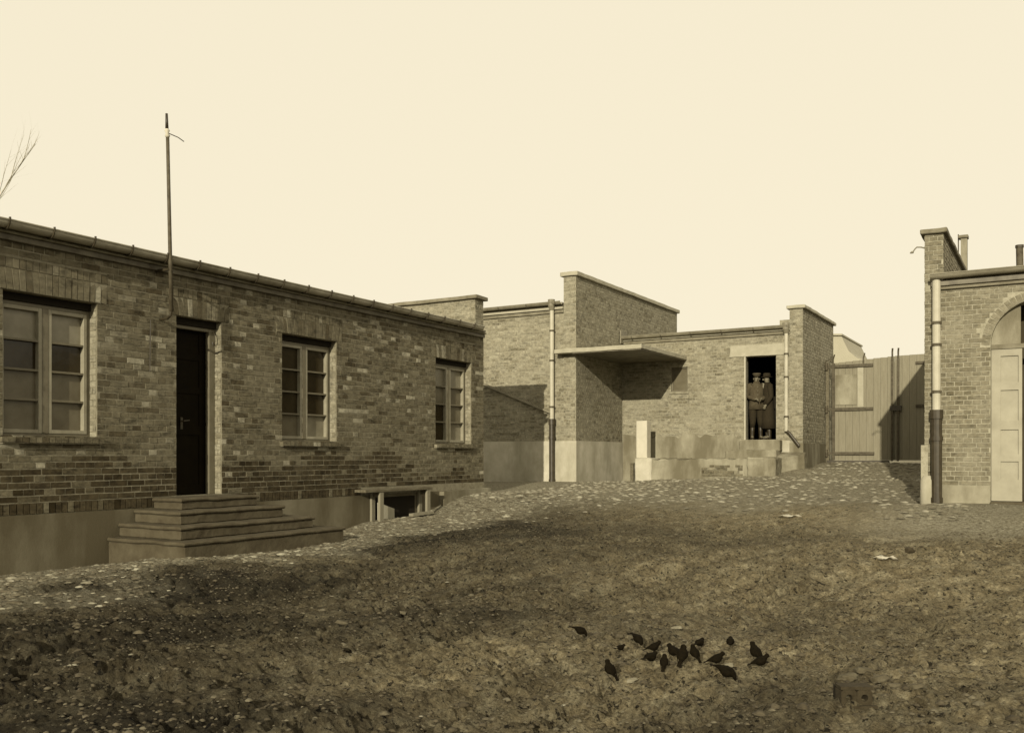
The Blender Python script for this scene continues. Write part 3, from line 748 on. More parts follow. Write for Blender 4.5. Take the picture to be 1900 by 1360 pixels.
# wall core with arched opening
cw = MB(); zb0 = -1.3
cw.box(xR, ax0, YR, YR+.36, zb0, zCn+.1).box(ax1, xE, YR, YR+.36, zb0, zCn+.1)
nA = 20
for k in range(nA):
    a0 = math.pi - math.pi*k/nA; a1 = math.pi - math.pi*(k+1)/nA
    p = [(axc+arad*math.cos(a0), YR, spr+arad*math.sin(a0)), (axc+arad*math.cos(a1), YR, spr+arad*math.sin(a1)), (axc+arad*math.cos(a1), YR, zCn+.1), (axc+arad*math.cos(a0), YR, zCn+.1)]
    cw.prism(p, (0, .36, 0))
cw.box(xR, xR+.33, YR+.36, yB_, zb0, zCn+.1).box(xE-.3, xE, YR+.36, yB_, zb0, zCn+.1).box(xR+.33, xE-.3, yB_-.3, yB_, zb0, zCn+.1)
cw.box(xR, xR2, YR, yRe, zCn+.1, zPr); cw.build('wall', M['mortar_r'], rb)
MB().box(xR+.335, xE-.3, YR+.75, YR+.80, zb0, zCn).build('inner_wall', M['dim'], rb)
# bricks, skipping the arch ring
ring_t = .13
raw = wall_bricks((0, YR, 0), X, -Y, xR, xE, ng+.28, zCn, [(ax0, ax1, -2, spr)], proud=.007)
specs = []
for c, u, v, n in raw:
    if c.z > spr-.02 and math.hypot(c.x-axc, c.z-spr) < arad+ring_t+.05: continue
    specs.append((c, u, v, n))
nv = 28
for k in range(nv):
    a = math.pi - math.pi*(k+.5)/nv; d = Vector((math.cos(a), 0, math.sin(a))); tt = Vector((-math.sin(a), 0, math.cos(a)))
    specs.append((Vector((axc, YR, spr)) + d*(arad+ring_t/2) + Vector((0, .022, 0)), tt*((math.pi*(arad+ring_t/2)/nv-.012)/2), d*(ring_t/2-.004), Vector((0, -.028, 0))))
specs += wall_bricks((0, YR, 0), X, -Y, xR, xR2, zCn+.12, zPr, proud=.007)
specs += wall_bricks((xR2, 0, 0), Y, X, YR, yRe, zCn+.2, zPr, proud=.005)
specs += wall_bricks((xR, 0, 0), Y, -X, YR, YR+2, -.8, zPr, proud=.005)
place_bricks(rb, specs, M['brick_r'])
MB().box(xR+.02, ax0-.002, YR-.03, YR+.02, -1.3, ng+.28).box(ax1+.002, xE, YR-.03, YR+.02, -1.3, ng+.28).build('plinth', M['plaster_d'], rb, bevel=.01)
worn(MB().box(xR-.07, xR2+.06, YR-.07, yRe+.06, zPr, zPr+.075).build('parapet_cap', M['cap_dark'], rb, bevel=.012), .007)
# eaves
MB().box(xR+.10, xE, YR-.06, YR+.1, zCn, zCn+.05).build('cornice', M['cap_dark'], rb, bevel=.006)
MB().box(xR+.10, xE, YR-.10, YR+.1, zCn+.052, zCn+.14).build('fascia_board', M['lead'], rb, bevel=.006)
g = MB(); c = (YR-.17, zEv-.02); rg_ = []
for k in range(11): a = math.pi+math.pi*k/10; rg_.append((c[0]+.075*math.cos(a), c[1]+.075*math.sin(a)))
for k in range(11): a = 2*math.pi-math.pi*k/10; rg_.append((c[0]+.067*math.cos(a), c[1]+.067*math.sin(a)))
g.prism([(xR+.10, y_, z_) for y_, z_ in rg_], (xE-xR-.1, 0, 0)).tube([(xR+.1, c[0]-.075, c[1]), (xE, c[0]-.075, c[1])], .012, 8); g.build('gutter', M['zinc_pale'], rb)
MB().prism([(xR2+.01, YR-.1, zCn+.142), (xR2+.01, YR-.1, zEv-.02), (xR2+.01, yB_, zEv+.15), (xR2+.01, yB_, zCn+.142)], (xE-xR2, 0, 0)).build('roof', M['roof'], rb)
lpd, xpd = on_y(1739, YR)
downpipe(rb, xpd, YR, zEv-.03, zz(768, lpd), -.95, r=.062, hop=False)
# guard stone at the corner
MB().loft([((xR+.06, YR-.06, -1.1), (.13, 0, 0), (0, .12, 0)), ((xR+.06, YR-.06, ng+.35), (.12, 0, 0), (0, .11, 0)), ((xR+.06, YR-.05, ng+.43), (.07, 0, 0), (0, .07, 0))], 12).build('guard_stone', M['plaster_c'], rb, smooth=True)
MB().box(xR-.055, xR+.05, YR-.03, YR+.12, ng+.35, ng+.92).build('corner_repair', M['mortar_r'], rb)
# arched door: fixed tympanum, frame, one cream leaf, the other standing open
dy = YR+.12
MB().box(ax0+.001, ax1-.001, dy-.02, dy+.07, spr-.06, spr+.01).build('door_transom', M['cap_dark'], rb)
tp = [(axc-(arad-.002)*math.cos(math.pi*.37*k/14), dy+.02, spr+.012+(arad-.014)*math.sin(math.pi*.37*k/14)) for k in range(15)]; tp.append((tp[-1][0], dy+.02, spr+.012))
MB().prism(tp, (0, .05, 0)).build('arch_panel', M['plaster_d'], rb)
lx0_, lx1_ = ax0+.004, ax0+.43; z0_, z1_ = ng+.04, spr-.065
lf = MB(); lf.box(lx0_, lx1_, dy+.03, dy+.05, z0_, z1_)
lf.box(lx0_, lx0_+.13, dy, dy+.03, z0_, z1_).box(lx1_-.05, lx1_, dy, dy+.03, z0_, z1_)
H = z1_-z0_
for f0, f1 in ((0, .14), (.26+.0, .31), (.47, .53), (.73, .78), (.955, 1)):
    lf.box(lx0_+.13, lx1_-.05, dy+.002, dy+.03, z0_+H*f0, z0_+H*f1)
leaf = lf.build('door', M['door_cream'], rb)
lf2 = MB().box(lx1_+.16, lx1_+.21, dy+.08, dy+.64, z0_, z1_); lf2.build('door', M['cap_dark'], rb)['label'] = 'inner door leaf standing open in the dark'
MB().box(ax0, ax1, YR-.12, YR+.3, -1.2, ng+.035).build('doorstep', M['stone'], rb, bevel=.01)
# lamp bracket, vent pipe, stove pipe
ll, xl = on_y(1716, YR+.1)
def lpt(px, py): l_, x_ = on_y(px, YR+.1); return (x_, YR+.1, zz(py, l_))
lamp = thing('wall_lamp', 'small swan neck lamp bracket on the left edge of the right parapet', 'lamp', (xR, YR+.1, zz(462, ll)))
MB().tube([lpt(1717, 461), lpt(1709, 459), lpt(1701, 459), lpt(1697, 463), lpt(1694, 468)], .011, 8).build('arm', M['zinc_pale'], lamp)
lz = lpt(1693, 470)
MB().loft([((lz[0], lz[1], lz[2]+.03), (.02, 0, 0), (0, .02, 0)), ((lz[0]-.01, lz[1], lz[2]-.0), (.03, 0, 0), (0, .03, 0)), ((lz[0]-.03, lz[1], lz[2]+.02), (.005, 0, 0), (0, .005, 0))], 10).build('lamp_holder', M['zinc_pale'], lamp)
lv, xv = on_y(1789, 21.5)
vp = thing('chimney', 'slim pale chimney pot standing behind the right parapet', 'chimney', (xv, 21.5, zEv))
MB().box(xv-.06, xv+.06, 21.42, 21.58, zEv-.1, zz(443, lv)).build('stack', M['plaster_d'], vp)
MB().box(xv-.10, xv+.08, 21.38, 21.62, zz(443, lv), zz(438, lv)).build('cap', M['cap_dark'], vp)
MB().tube([(xv-.11, 21.5, zEv), (xv-.11, 21.5, zz(434, lv))], .012, 6).build('rod', M['rust'], vp)
lv, xv = on_y(1893, YR+1.2)
vp = thing('stove_pipe', 'dark stove pipe sticking out of the roof at the right edge', 'pipe', (xv, YR+1.2, zEv))
MB().tube([(xv, YR+1.2, zEv-.05), (xv-.01, YR+1.2, zz(460, lv))], .055, 14).build('flue', M['rust'], vp)
MB().tube([(xv-.01, YR+1.2, zz(460, lv)), (xv-.01, YR+1.2, zz(455, lv))], .065, 14).build('collar', M['iron'], vp)

# ================================================================== GATE
lg, xg0 = on_y(1532, YG); _, xg1 = on_y(1660, YG); xg2 = xR+.2
gzb = zz(855, lg); gzt = zz(675, lg); gzt2 = zz(667, lg)
gate = thing('yard_gate', 'tall double board gate with iron strap hinges closing the gap at the back', 'gate', ((xg0+xg2)/2, YG, gzb))
def leafb(x0, x1, zt0, zt1, first=False):
    n_ = max(3, round((x1-x0)/.17)); w_ = (x1-x0)/n_
    for k in range(n_):
        zt_ = zt0+(zt1-zt0)*(k+.5)/n_+random.uniform(-.004, .004)
        MB().box(x0+k*w_+.002, x0+(k+1)*w_-.002, YG+random.uniform(-.006, .004), YG+.035, gzb+.02, zt_).build('board', M['wood_pale'], gate)
    MB().box(x0, x1, YG+.0355, YG+.042, gzb+.03, min(zt0, zt1)-.03).build('gap_light_stop', M['wood'], gate)  # sheet added behind the boards to stop light through the gaps
    MB().box(x0, x1, YG+.043, YG+.09, gzb+.2, gzb+.35).box(x0, x1, YG+.043, YG+.09, zt0-.4, zt0-.25).build('back_rail', M['wood'], gate)
leafb(xg0+.16, xg1, gzt, gzt2); leafb(xg1+.003, xg2, gzt2, gzt2+.03)
def gx_(px): return on_y(px, YG-.03)[1]
for py, pe in ((681, 1620), (760, 1620), (841, 1622)):
    z = zz(py, lg)
    MB().box(gx_(1532), gx_(pe), YG-.055, YG-.010, z-.04, z+.035).tube([(gx_(1534), YG-.06, z-.09), (gx_(1534), YG-.06, z+.10)], .035, 10).build('strap_hinge', M['rust'], gate)
for py in (681, 757):
    z = zz(py, lg); MB().box(gx_(1699), xg2, YG-.05, YG-.010, z-.035, z+.03).build('strap_hinge', M['rust'], gate)
MB().box(gx_(1544), gx_(1549), YG-.05, YG-.012, gzb+.02, gzt).build('stile', M['rust'], gate)
MB().box(gx_(1532), gx_(1538), YG-.02, YG+.06, gzb-.2, gzt+.02).build('gate_post', M['wood'], gate)
MB().box(gx_(1591), gx_(1602), YG-.026, YG-.010, zz(757, lg), zz(685, lg)).build('batten', M['concrete'], gate)
MB().box(gx_(1550), gx_(1590), YG-.02, YG-.009, zz(752, lg), zz(697, lg)).build('patch_panel', M['plaster_d'], gate)
for px in (1655, 1666):
    MB().bar((gx_(px), YG-.055, gzb), (gx_(px+1), YG-.055, zz(672, lg)), .05, .05, up=(0, 1, 0)).tube([(gx_(px+1), YG-.055, zz(672, lg)), (gx_(px+1), YG-.06, zz(660, lg)), (gx_(px+2), YG-.10, zz(654, lg))], .022, 8).build('lock_bar', M['rust'], gate)
MB().box(gx_(1652), gx_(1673), YG-.09, YG-.012, zz(765, lg), zz(756, lg)).build('lock_plate', M['iron'], gate)
for px in (1546, 1602):
    MB().tube([(gx_(px), YG-.03, gzt-.05), (gx_(px), YG-.03, gzt+.10), (gx_(px+3), YG-.06, gzt+.22)], .018, 8).build('spike', M['rust'], gate)
rr = MB().tube([(gx_(1536), YG-.07, zz(684, lg)), (gx_(1531), YG-.07, zz(678, lg)), (gx_(1533), YG-.07, zz(671, lg)), (gx_(1540), YG-.07, zz(668, lg)), (gx_(1544), YG-.07, zz(673, lg))], .014, 8); rr.build('top_loop', M['rust'], gate)
MB().box(gx_(1534), gx_(1650), YG-.04, YG+.06, gzb-.06, gzb+.015).build('threshold', M['iron'], gate)

# far roof beyond the gate
def fp(px, py, y=70.0): l_, x_ = on_y(px, y); return (x_, y, zz(py, l_))
fh = thing('far_building', 'pale hazy steep roofed building rising beyond the gate', 'building', fp(1560, 845))
MB().prism([fp(1515, 870), fp(1515, 621), fp(1560, 621), fp(1566, 634), fp(1575, 652), fp(1590, 664), fp(1612, 671), fp(1612, 870)], (0, 8, 0)).build('wall', M['far'], fh)
MB().prism([fp(1510, 622, 69.8), fp(1510, 619, 69.8), fp(1562, 619, 69.8), fp(1562, 622, 69.8)], (0, 8.4, 0)).build('roof_ridge', M['far'], fh)

# ================================================================== PEOPLE
def skinned(name, verts, edges, radii, mat, parent, root=0, sub=2):
    me = bpy.data.meshes.new(name); me.from_pydata(verts, edges, [])
    o = bpy.data.objects.new(name, me); C.objects.link(o)
    md = o.modifiers.new('Skin', 'SKIN'); md.use_smooth_shade = True
    if not me.skin_vertices: 
        bpy.context.view_layer.objects.active = o
    for i_, r_ in enumerate(radii): me.skin_vertices[0].data[i_].radius = (r_, r_) if not hasattr(r_, '__len__') else r_
    for i_ in range(len(radii)): me.skin_vertices[0].data[i_].use_root = (i_ == root)
    sb = o.modifiers.new('Subdivision', 'SUBSURF'); sb.levels = sub; sb.render_levels = sub
    me.materials.append(mat); o.parent = parent
    return o
def person(label, x, y, z, face, jacket, legs, long_coat, hat, H=1.72, group=None):
    t = thing('person', label, 'person', (x, y, z), face)
    k = H/1.75
    V = []; E = []; Rr = []
    def v(p, r, par=None):
        V.append((p[0]*k, p[1]*k, p[2]*k)); Rr.append(r*k if not hasattr(r, '__len__') else (r[0]*k, r[1]*k))
        if par is not None: E.append((par, len(V)-1))
        return len(V)-1
    # local frame: facing -Y
    pel = v((0, 0, .93), (.135, .10)); wst = v((0, 0, 1.10), (.125, .09), pel); chs = v((0, -.01, 1.32), (.155, .105), wst); nk = v((0, -.01, 1.50), .055, chs)
    hb_ = v((0, -.035, 1.585), (.070, .075), nk); ht = v((0, -.03, 1.68), (.072, .088), hb_)
    for s in (-1, 1):
        hip = v((s*.09, 0, .88), .085, pel); kn = v((s*.10, -.02, .49), .058, hip); an_ = v((s*.11, .01, .09), .042, kn); toe = v((s*.13, -.13, .045), .038, an_)
        sh = v((s*.19, 0, 1.43), .062, chs); el = v((s*.25, .02, 1.14), .046, sh)
        wr = v((s*.08, -.24, 1.06), .030, el) if not long_coat or s < 0 else v((s*.22, -.10, .93), .030, el)
        d = (Vector(V[wr])-Vector(V[el])).normalized(); palm = Vector(V[wr])/k + d*.07
        pm = v(palm, (.034, .018), wr)
        side = d.cross(Vector((0, 0, 1))).normalized() if abs(d.z) < .9 else Vector((1, 0, 0))
        upv = side.cross(d)
        for q, (off, ln) in enumerate(((-.03, .065), (-.010, .078), (.010, .074), (.03, .058))):
            f1 = palm + upv*off + d*ln*.55; f2 = f1 + d*ln*.35 - side*s*.025
            a_ = v(f1, .0095, pm); v(f2, .008, a_)
        th = palm - d*.03 + upv*.045 - side*s*.02; a_ = v(th, .011, pm); v(th + d*.035, .009, a_)
    body = skinned('body', V, E, Rr, M['skin'], t, 0, 1)
    # face: nose, brow, ears, mouth
    f = MB()
    def e(c, a, b_, cc, n=8):
        rings = []
        for q in range(6):
            th_ = math.pi*(q+.5)/6 - math.pi/2; rings.append(((c[0]*k, c[1]*k, (c[2]+cc*math.sin(th_))*k), (a*math.cos(th_)*k, 0, 0), (0, b_*math.cos(th_)*k, 0)))
        f.loft(rings, n)
    e((0, -.125, 1.60), .012, .022, .025); 
    for s in (-1, 1): e((s*.078, -.02, 1.60), .012, .02, .032)
    o = f.build('face', M['skin'], None); o.parent = t; o.location = (0, 0, 0)
    f = MB()
    for s in (-1, 1): e((s*.03, -.108, 1.632), .014, .008, .006)
    e((0, -.112, 1.552), .022, .008, .004)
    o = f.build('eyes_and_mouth', M['door_dark'], None); o.parent = t
    def part(name, mb, mat, smooth=True):
        o = mb.build(name, mat, None, smooth=smooth); o.parent = t; return o
    def rg(z, a, b_, cx=0, cy=0): return ((cx*k, cy*k, z*k), (a*k, 0, 0), (0, b_*k, 0))
    # torso garment
    if long_coat:
        mb = MB().loft([rg(.30, .26, .20, cy=.01), rg(.55, .235, .18), rg(.85, .21, .155), rg(1.08, .185, .135), rg(1.28, .215, .145), rg(1.42, .205, .125), rg(1.49, .10, .085), rg(1.53, .075, .075, cy=-.01)], 20)
    else:
        mb = MB().loft([rg(.80, .215, .165), rg(.98, .19, .145), rg(1.08, .175, .13), rg(1.28, .20, .14), rg(1.42, .195, .12), rg(1.49, .10, .085), rg(1.535, .072, .075, cy=-.01)], 20)
        mb.loft([rg(1.045, .192, .147), rg(1.09, .190, .145)], 20)
    for s in (-1, 1):
        sh_ = Vector((s*.19, 0, 1.43)); el_ = Vector((s*.25, .02, 1.14))
        wr_ = Vector((s*.08, -.24, 1.06)) if not long_coat or s < 0 else Vector((s*.22, -.10, .93))
        mb.tube([(Vector((s*.12, 0, 1.45)))*k, sh_*k, ((sh_+el_)/2)*k, el_*k, ((el_+wr_)/2)*k, wr_*k], [.06*k, .082*k, .07*k, .062*k, .054*k, .045*k], 12)
    part('coat' if long_coat else 'jacket', mb, jacket)
    mb = MB()
    for s in (-1, 1):
        mb.tube([Vector((s*.085, 0, .95))*k, Vector((s*.095, 0, .75))*k, Vector((s*.10, -.02, .49))*k, Vector((s*.108, 0, .33))*k], [.11*k, .105*k, .082*k, .062*k], 12)
    part('trousers', mb, legs)
    for s in (-1, 1):
        mb = MB().tube([Vector((s*.104, -.01, .42))*k, Vector((s*.108, .01, .22))*k, Vector((s*.11, .012, .09))*k, Vector((s*.11, .01, .0))*k], [.064*k, .058*k, .05*k, .055*k], 12)
        mb.loft([((s*.115*k, .05*k, .04*k), (.035*k, 0, 0), (0, 0, .04*k)), ((s*.12*k, -.05*k, .045*k), (.045*k, 0, 0), (0, 0, .045*k)), ((s*.13*k, -.15*k, .03*k), (.042*k, 0, 0), (0, 0, .03*k)), ((s*.135*k, -.19*k, .022*k), (.02*k, 0, 0), (0, 0, .018*k))], 12)
        part('boot', mb, M['bootl'])
    mb = MB()
    if hat == 'cap':
        mb.loft([rg(1.665, .083, .097, cy=-.03), rg(1.70, .088, .102, cy=-.03), rg(1.735, .115, .128, cy=-.035), rg(1.75, .10, .112, cy=-.03)], 18)
        mb.loft([rg(1.662, .075, .05, cy=-.115), rg(1.670, .075, .05, cy=-.105)], 14)
    else:
        mb.loft([rg(1.662, .135, .150, cy=-.03), rg(1.674, .137, .152, cy=-.03)], 18)
        mb.loft([rg(1.67, .088, .104, cy=-.03), rg(1.74, .083, .098, cy=-.03), rg(1.775, .066, .08, cy=-.03)], 18)
    part(hat, mb, M['jacket'] if hat == 'cap' else M['coat'])
    if long_coat:
        mb = MB().prism([(x_*k, -.152*k, z_*k) for x_, z_ in ((-.02, 1.51), (.075, 1.50), (.05, 1.40), (.0, 1.27), (-.02, 1.38))], (0, .03*k, 0)); part('scarf', mb, M['scarf'], False)
    else:
        mb = MB(); 
        for zb_ in (1.18, 1.28, 1.38): mb.loft([((0, -.146*k, zb_*k), (.012*k, 0, 0), (0, 0, .012*k)), ((0, -.152*k, zb_*k), (.008*k, 0, 0), (0, 0, .008*k))], 8)
        part('buttons', mb, M['zinc_pale'])
    return t
lm, xm = on_y(1401, YB+.28); fl = zD0-.003
person('man in peaked cap and belted jacket standing at the left side of the doorway', xm+.03, YB+.30, fl, R(28), M['jacket'], M['coat'], False, 'cap', 1.66)
lm, xm2 = on_y(1423, YB+.42)
person('man in long dark overcoat and hat with pale scarf, right side of the doorway', xm2+.03, YB+.40, fl, R(-60), M['coat'], M['coat'], True, 'hat', 1.64)

# ================================================================== BIRDS
def bird(label, px, py, heading, pose, size=.175, mat='feather', white=False):
    # find the ground under the pixel
    x, y_, z = ground_at(px, py)
    t = thing('bird', label, 'bird', (x, y_, z), heading, 'small dark birds feeding on the ground')
    s = size*.77/.175; L_ = .072*s                          # leg height
    tilt = {'peck': -.35, 'stand': .35, 'up': .75, 'level': .05}[pose]
    ct, st = math.cos(tilt), math.sin(tilt); cen = Vector((0, 0, L_))
    def T(a, h, w=0): return Vector((w*s, 0, 0)) + cen + Vector((0, a*ct - h*st, a*st + h*ct))*s
    prof = [(-.060, .004, .010, .006), (-.045, .004, .020, .016), (-.015, .0, .033, .031), (.015, .0, .035, .034), (.04, .006, .029, .028), (.056, .016, .020, .020), (.066, .026, .019, .019), (.080, .028, .017, .016), (.092, .025, .008, .008)]
    if pose == 'peck': prof = prof[:5] + [(.056, .004, .020, .020), (.068, -.004, .019, .019), (.082, -.016, .016, .016), (.09, -.026, .007, .007)]
    rings = [(T(a*.92, h), Vector((w*1.35*s, 0, 0)), Vector((0, -v_*st, v_*ct))*s*1.18) for a, h, w, v_ in prof]
    def part(name, mb, m_, smooth=True):
        o = mb.build(name, M[m_], None, smooth=smooth); o.parent = t; return o
    part('body', MB().loft(rings, 12), mat)
    h0 = prof[-1]
    b0 = T(h0[0]-.004, h0[1]); b1 = T(h0[0]+.016, h0[1]-.006 - (.012 if pose == 'peck' else 0))
    part('beak', MB().tube([b0, b1], [.005*s, .001*s], 6), 'rust')
    part('tail', MB().prism([T(-.05, .004, -.012), T(-.05, .004, .012), T(-.115, -.002, .018), T(-.115, -.002, -.018)], Vector((0, .0, .006*s))), mat, False)
    for sd in (-1, 1):
        w_ = MB().loft([(T(.035, .012, sd*.030), Vector((.004*s, 0, 0)), Vector((0, -.012*st, .014*ct))*s), (T(.0, .012, sd*.037), Vector((.006*s, 0, 0)), Vector((0, -.02*st, .022*ct))*s),
                        (T(-.045, .010, sd*.028), Vector((.004*s, 0, 0)), Vector((0, -.01*st, .012*ct))*s), (T(-.085, .006, sd*.012), Vector((.002*s, 0, 0)), Vector((0, 0, .004))*s)], 8)
        part('wing', w_, mat)
        part('leg', MB().tube([T(-.005, -.02, sd*.014), Vector((sd*.015*s, -.004*s, .02*s)), Vector((sd*.016*s, .002*s, 0)), Vector((sd*.018*s, .022*s, -.002))], .0028*s, 6), 'rust')
    if white: part('breast', MB().loft([(T(.03, -.02), Vector((.020*s, 0, 0)), Vector((0, 0, .018))*s), (T(.045, -.012), Vector((.022*s, 0, 0)), Vector((0, 0, .02))*s), (T(.06, .0), Vector((.012*s, 0, 0)), Vector((0, 0, .012))*s)], 10), 'feather_w')
    return t
bird('leftmost small bird, black, with its tail cocked up over the soil', 1076, 1186, R(-60), 'peck', .18)
bird('lone black bird at the near left of the flock, head raised to the left', 1132, 1258, R(75), 'up', .18)
bird('tiny dark bird crouching between the leftmost bird and the main cluster', 1151, 1211, R(-30), 'level', .12)
bird('black bird at the back left of the flock with spread tail', 1183, 1198, R(-120), 'peck', .18)
bird('black bird facing right, rear one of the overlapping left pair', 1213, 1214, R(-75), 'stand', .17)
bird('black bird facing away, front one of the overlapping left pair', 1207, 1234, R(-20), 'level', .17)
bird('small brownish bird just in front of the overlapping left pair', 1232, 1242, R(10), 'up', .15)
bird('black bird with head raised left in the middle of the flock', 1250, 1224, R(70), 'stand', .18)
bird('dark bird seen from behind in the middle, tail towards the camera', 1266, 1238, R(0), 'up', .19)
bird('black bird with a pale patch, right of the middle pair', 1289, 1226, R(60), 'up', .16, white=True)
bird('small round black bird alone at the back centre of the flock', 1298, 1204, R(-10), 'level', .15)
bird('round black bird at the back right beside pale stones', 1355, 1202, R(15), 'level', .15)
bird('black bird facing right, just left of the pale stone', 1329, 1238, R(-75), 'stand', .18)
bird('large black bird nearest the camera, pecking in front of the pale stone', 1347, 1266, R(-80), 'peck', .21)
bird('black bird at far right looking left with long tail', 1402, 1226, R(75), 'up', .19)
bird('rightmost bird, dark, bending forward with raised back', 1411, 1248, R(-70), 'stand', .18)

# ================================================================== THINGS ON THE GROUND

def rock(label, px, py, w, h, mat, cat='stone', seed=0, flat=.5, name='stone', group=None):
    x, y_, z = ground_at(px, py); bm = bmesh.new(); bmesh.ops.create_icosphere(bm, subdivisions=3, radius=1)
    rg = random.Random(seed); off = Vector((rg.random()*20, rg.random()*20, 3))
    from mathutils import noise
    for v_ in bm.verts:
        d = 1 + .55*noise.noise(v_.co*1.5+off) + .16*noise.noise(v_.co*4+off); v_.co *= d; v_.co.x *= w/2; v_.co.y *= w*.36; v_.co.z *= h/2; v_.co.z = max(v_.co.z, -h*.2) if v_.co.z < 0 else (h*.36+(v_.co.z-h*.36)*.3 if v_.co.z > h*.36 else v_.co.z)
    me = bpy.data.meshes.new(name); bm.to_mesh(me); bm.free(); me.materials.append(M[mat])
    for p in me.polygons: p.use_smooth = True
    o = bpy.data.objects.new(name, me); C.objects.link(o); o.location = (x, y_, z+h*.18); o.rotation_euler = (rg.uniform(-.2, .2), rg.uniform(-.2, .2), YAW+rg.uniform(-.4, .4))
    setp(o, label, cat, group); return o
M['rock'] = simple('rock', .09, .9, .3, 15, bmp=.5); M['rock_p'] = simple('pale_rock', .19, .9, .2, 15, bmp=.4)
# half buried hollow block with two round holes
x, y_, z = ground_at(1590, 1300)
fw = Vector((-SN, CS, 0)); rt = Vector((CS, SN, 0))
blk = thing('hollow_block', 'half buried hollow block with two dark holes in the lower right foreground', 'block', (x, y_, z))
c0 = Vector((x, y_, z-.055)); w2 = .088; hh = .12
def bp(u, v_, d=0): return c0 + rt*u + Z*v_ + fw*d
M['blk'] = simple('block_clay', .038, .9, .35, 18, bmp=.6)
mb = MB(); hu = (-.045, .045); hr = .020; hv = .072
# front face built as a grid of wedges round each hole
for ci, cu in enumerate(hu):
    n_ = 20; sq = []
    for k in range(n_):
        a = 2*math.pi*k/n_; dx_, dz_ = math.cos(a), math.sin(a); m_ = max(abs(dx_)/.0443, abs(dz_)/.045)
        sq.append((cu+dx_/m_, hv+dz_/m_, cu+dx_*hr, hv+dz_*hr))
    for k in range(n_):
        a, b_ = sq[k], sq[(k+1) % n_]
        mb.prism([bp(a[0], a[1]), bp(b_[0], b_[1]), bp(b_[2], b_[3]), bp(a[2], a[3])], fw*.10)
mb.obox(bp(0, .013, .055), rt*.095, fw*.055, Z*.011); mb.obox(bp(0, .127, .05), rt*.092, fw*.05, Z*.009)
mb.build('shell', M['blk'], blk)
MB().obox(bp(0, .07, .125), rt*.086, fw*.02, Z*.045).build('back', M['dark'], blk)
MB().obox(bp(0.01, .024, -.014), rt*.10, fw*.014, Z*.008).build('lip', M['blk'], blk)
rock('flat pale stone lying over the left hole of the hollow block', 1574, 1262, .13, .06, 'rock', seed=1)
rock('pale domed stone right behind the hollow block', 1634, 1264, .13, .06, 'rock', seed=2)
rock('flat stone to the right of the hollow block, lower of the row', 1662, 1274, .09, .04, 'rock', seed=3)
rock('rightmost flat stone of the row beside the hollow block', 1700, 1277, .10, .04, 'rock', seed=4)
rock('low wide stone sunk in the soil behind the hollow block', 1605, 1248, .15, .05, 'rock', seed=5)
rock('white pebble behind the nearest large black bird', 1353, 1243, .06, .045, 'rock_p', seed=6)
rock('white flat stone lying right of the lone near left bird', 1172, 1264, .08, .03, 'rock_p', seed=7)
rock('pale stone on the soil left of the birds, mid foreground', 745, 1140, .14, .05, 'rock', seed=8)
rock('pale angular stone in the left foreground soil', 635, 1158, .12, .05, 'rock', seed=9)
rock('dark round clod standing alone on the soil right of centre', 1687, 1026, .11, .10, 'blk', 'clod', seed=10, name='clod')
rock('pale stone on the soil behind the birds, nearest the yard middle', 1255, 1166, .09, .03, 'rock_p', seed=12)
def paper(label, px, py, w):
    x, y_, z = ground_at(px, py); mb = MB(); n_ = 8
    vs = []; fs = []
    for j in range(4):
        for i_ in range(n_+1):
            u = (i_/n_-.5)*w; v_ = (j/3-.5)*w*.45
            vs.append((x+CS*u-SN*v_, y_+SN*u+CS*v_, z+.02+.018*math.sin(i_*1.3+j)+.01*math.cos(j*2)))
    for j in range(3):
        for i_ in range(n_): a = j*(n_+1)+i_; fs.append((a, a+1, a+n_+2, a+n_+1))
    mb.add(vs, fs); o = mb.build('paper_scrap', M['white'], None, smooth=True); setp(o, label, 'paper')
    md = o.modifiers.new('thickness', 'SOLIDIFY'); md.thickness = .002
paper('crumpled white paper scrap on the soil below the right building', 1640, 1040, .26)
paper('narrow white paper scrap on the soil in front of the dock', 1465, 960, .34)
o = rock('white lump lying at the foot of the gate post', 1531, 858, .22, .12, 'white', 'lump', seed=11, name='lime_lump')

RB_ = np.linspace(0, 1, 70)
rock_pts = (RNG.uniform(xa-.2, xb+.3, 90), yd-.08-RNG.gamma(1.5, .09, 90))
# cobbles: the largest in view single, the rest one mass
def ellips(n_lat=3, n=7):
    vs = [(0, 0, 1)]; 
    for a in (.45, .95, 1.35):
        for k in range(n): t = 2*math.pi*k/n + a; vs.append((math.sin(a)*math.cos(t), math.sin(a)*math.sin(t), math.cos(a)))
    fs = [(0, 1+k, 1+(k+1) % n) for k in range(n)]
    for r_ in range(2):
        for k in range(n): a = 1+r_*n+k; b_ = 1+r_*n+(k+1) % n; fs.append((a, a+n, b_+n)); fs.append((a, b_+n, b_))
    return np.array(vs), np.array(fs)
EV, EF = ellips()
def cobble_material():
    m, nt, b, N, L = new_mat('cobble')
    oi = N.new('ShaderNodeObjectInfo').outputs['Random']; gi = N.new('ShaderNodeNewGeometry').outputs['Random Per Island']
    ad = N.new('ShaderNodeMath'); ad.operation = 'ADD'; L.new(oi, ad.inputs[0]); L.new(gi, ad.inputs[1])
    fr = N.new('ShaderNodeMath'); fr.operation = 'FRACT'; L.new(ad.outputs[0], fr.inputs[0])
    col = ramp(nt, fr.outputs[0], [(0, sepia(.10)), (.5, sepia(.19)), (.85, sepia(.25)), (1, sepia(.36))])
    col = mix(nt, 1, col, ramp(nt, pos_noise(nt, 40, 4), [(.3, .8), (.7, 1.2)]), 'MULTIPLY')
    L.new(col, b.inputs['Base Color']); b.inputs['Roughness'].default_value = .8
    return m
M['cobble'] = cobble_material()
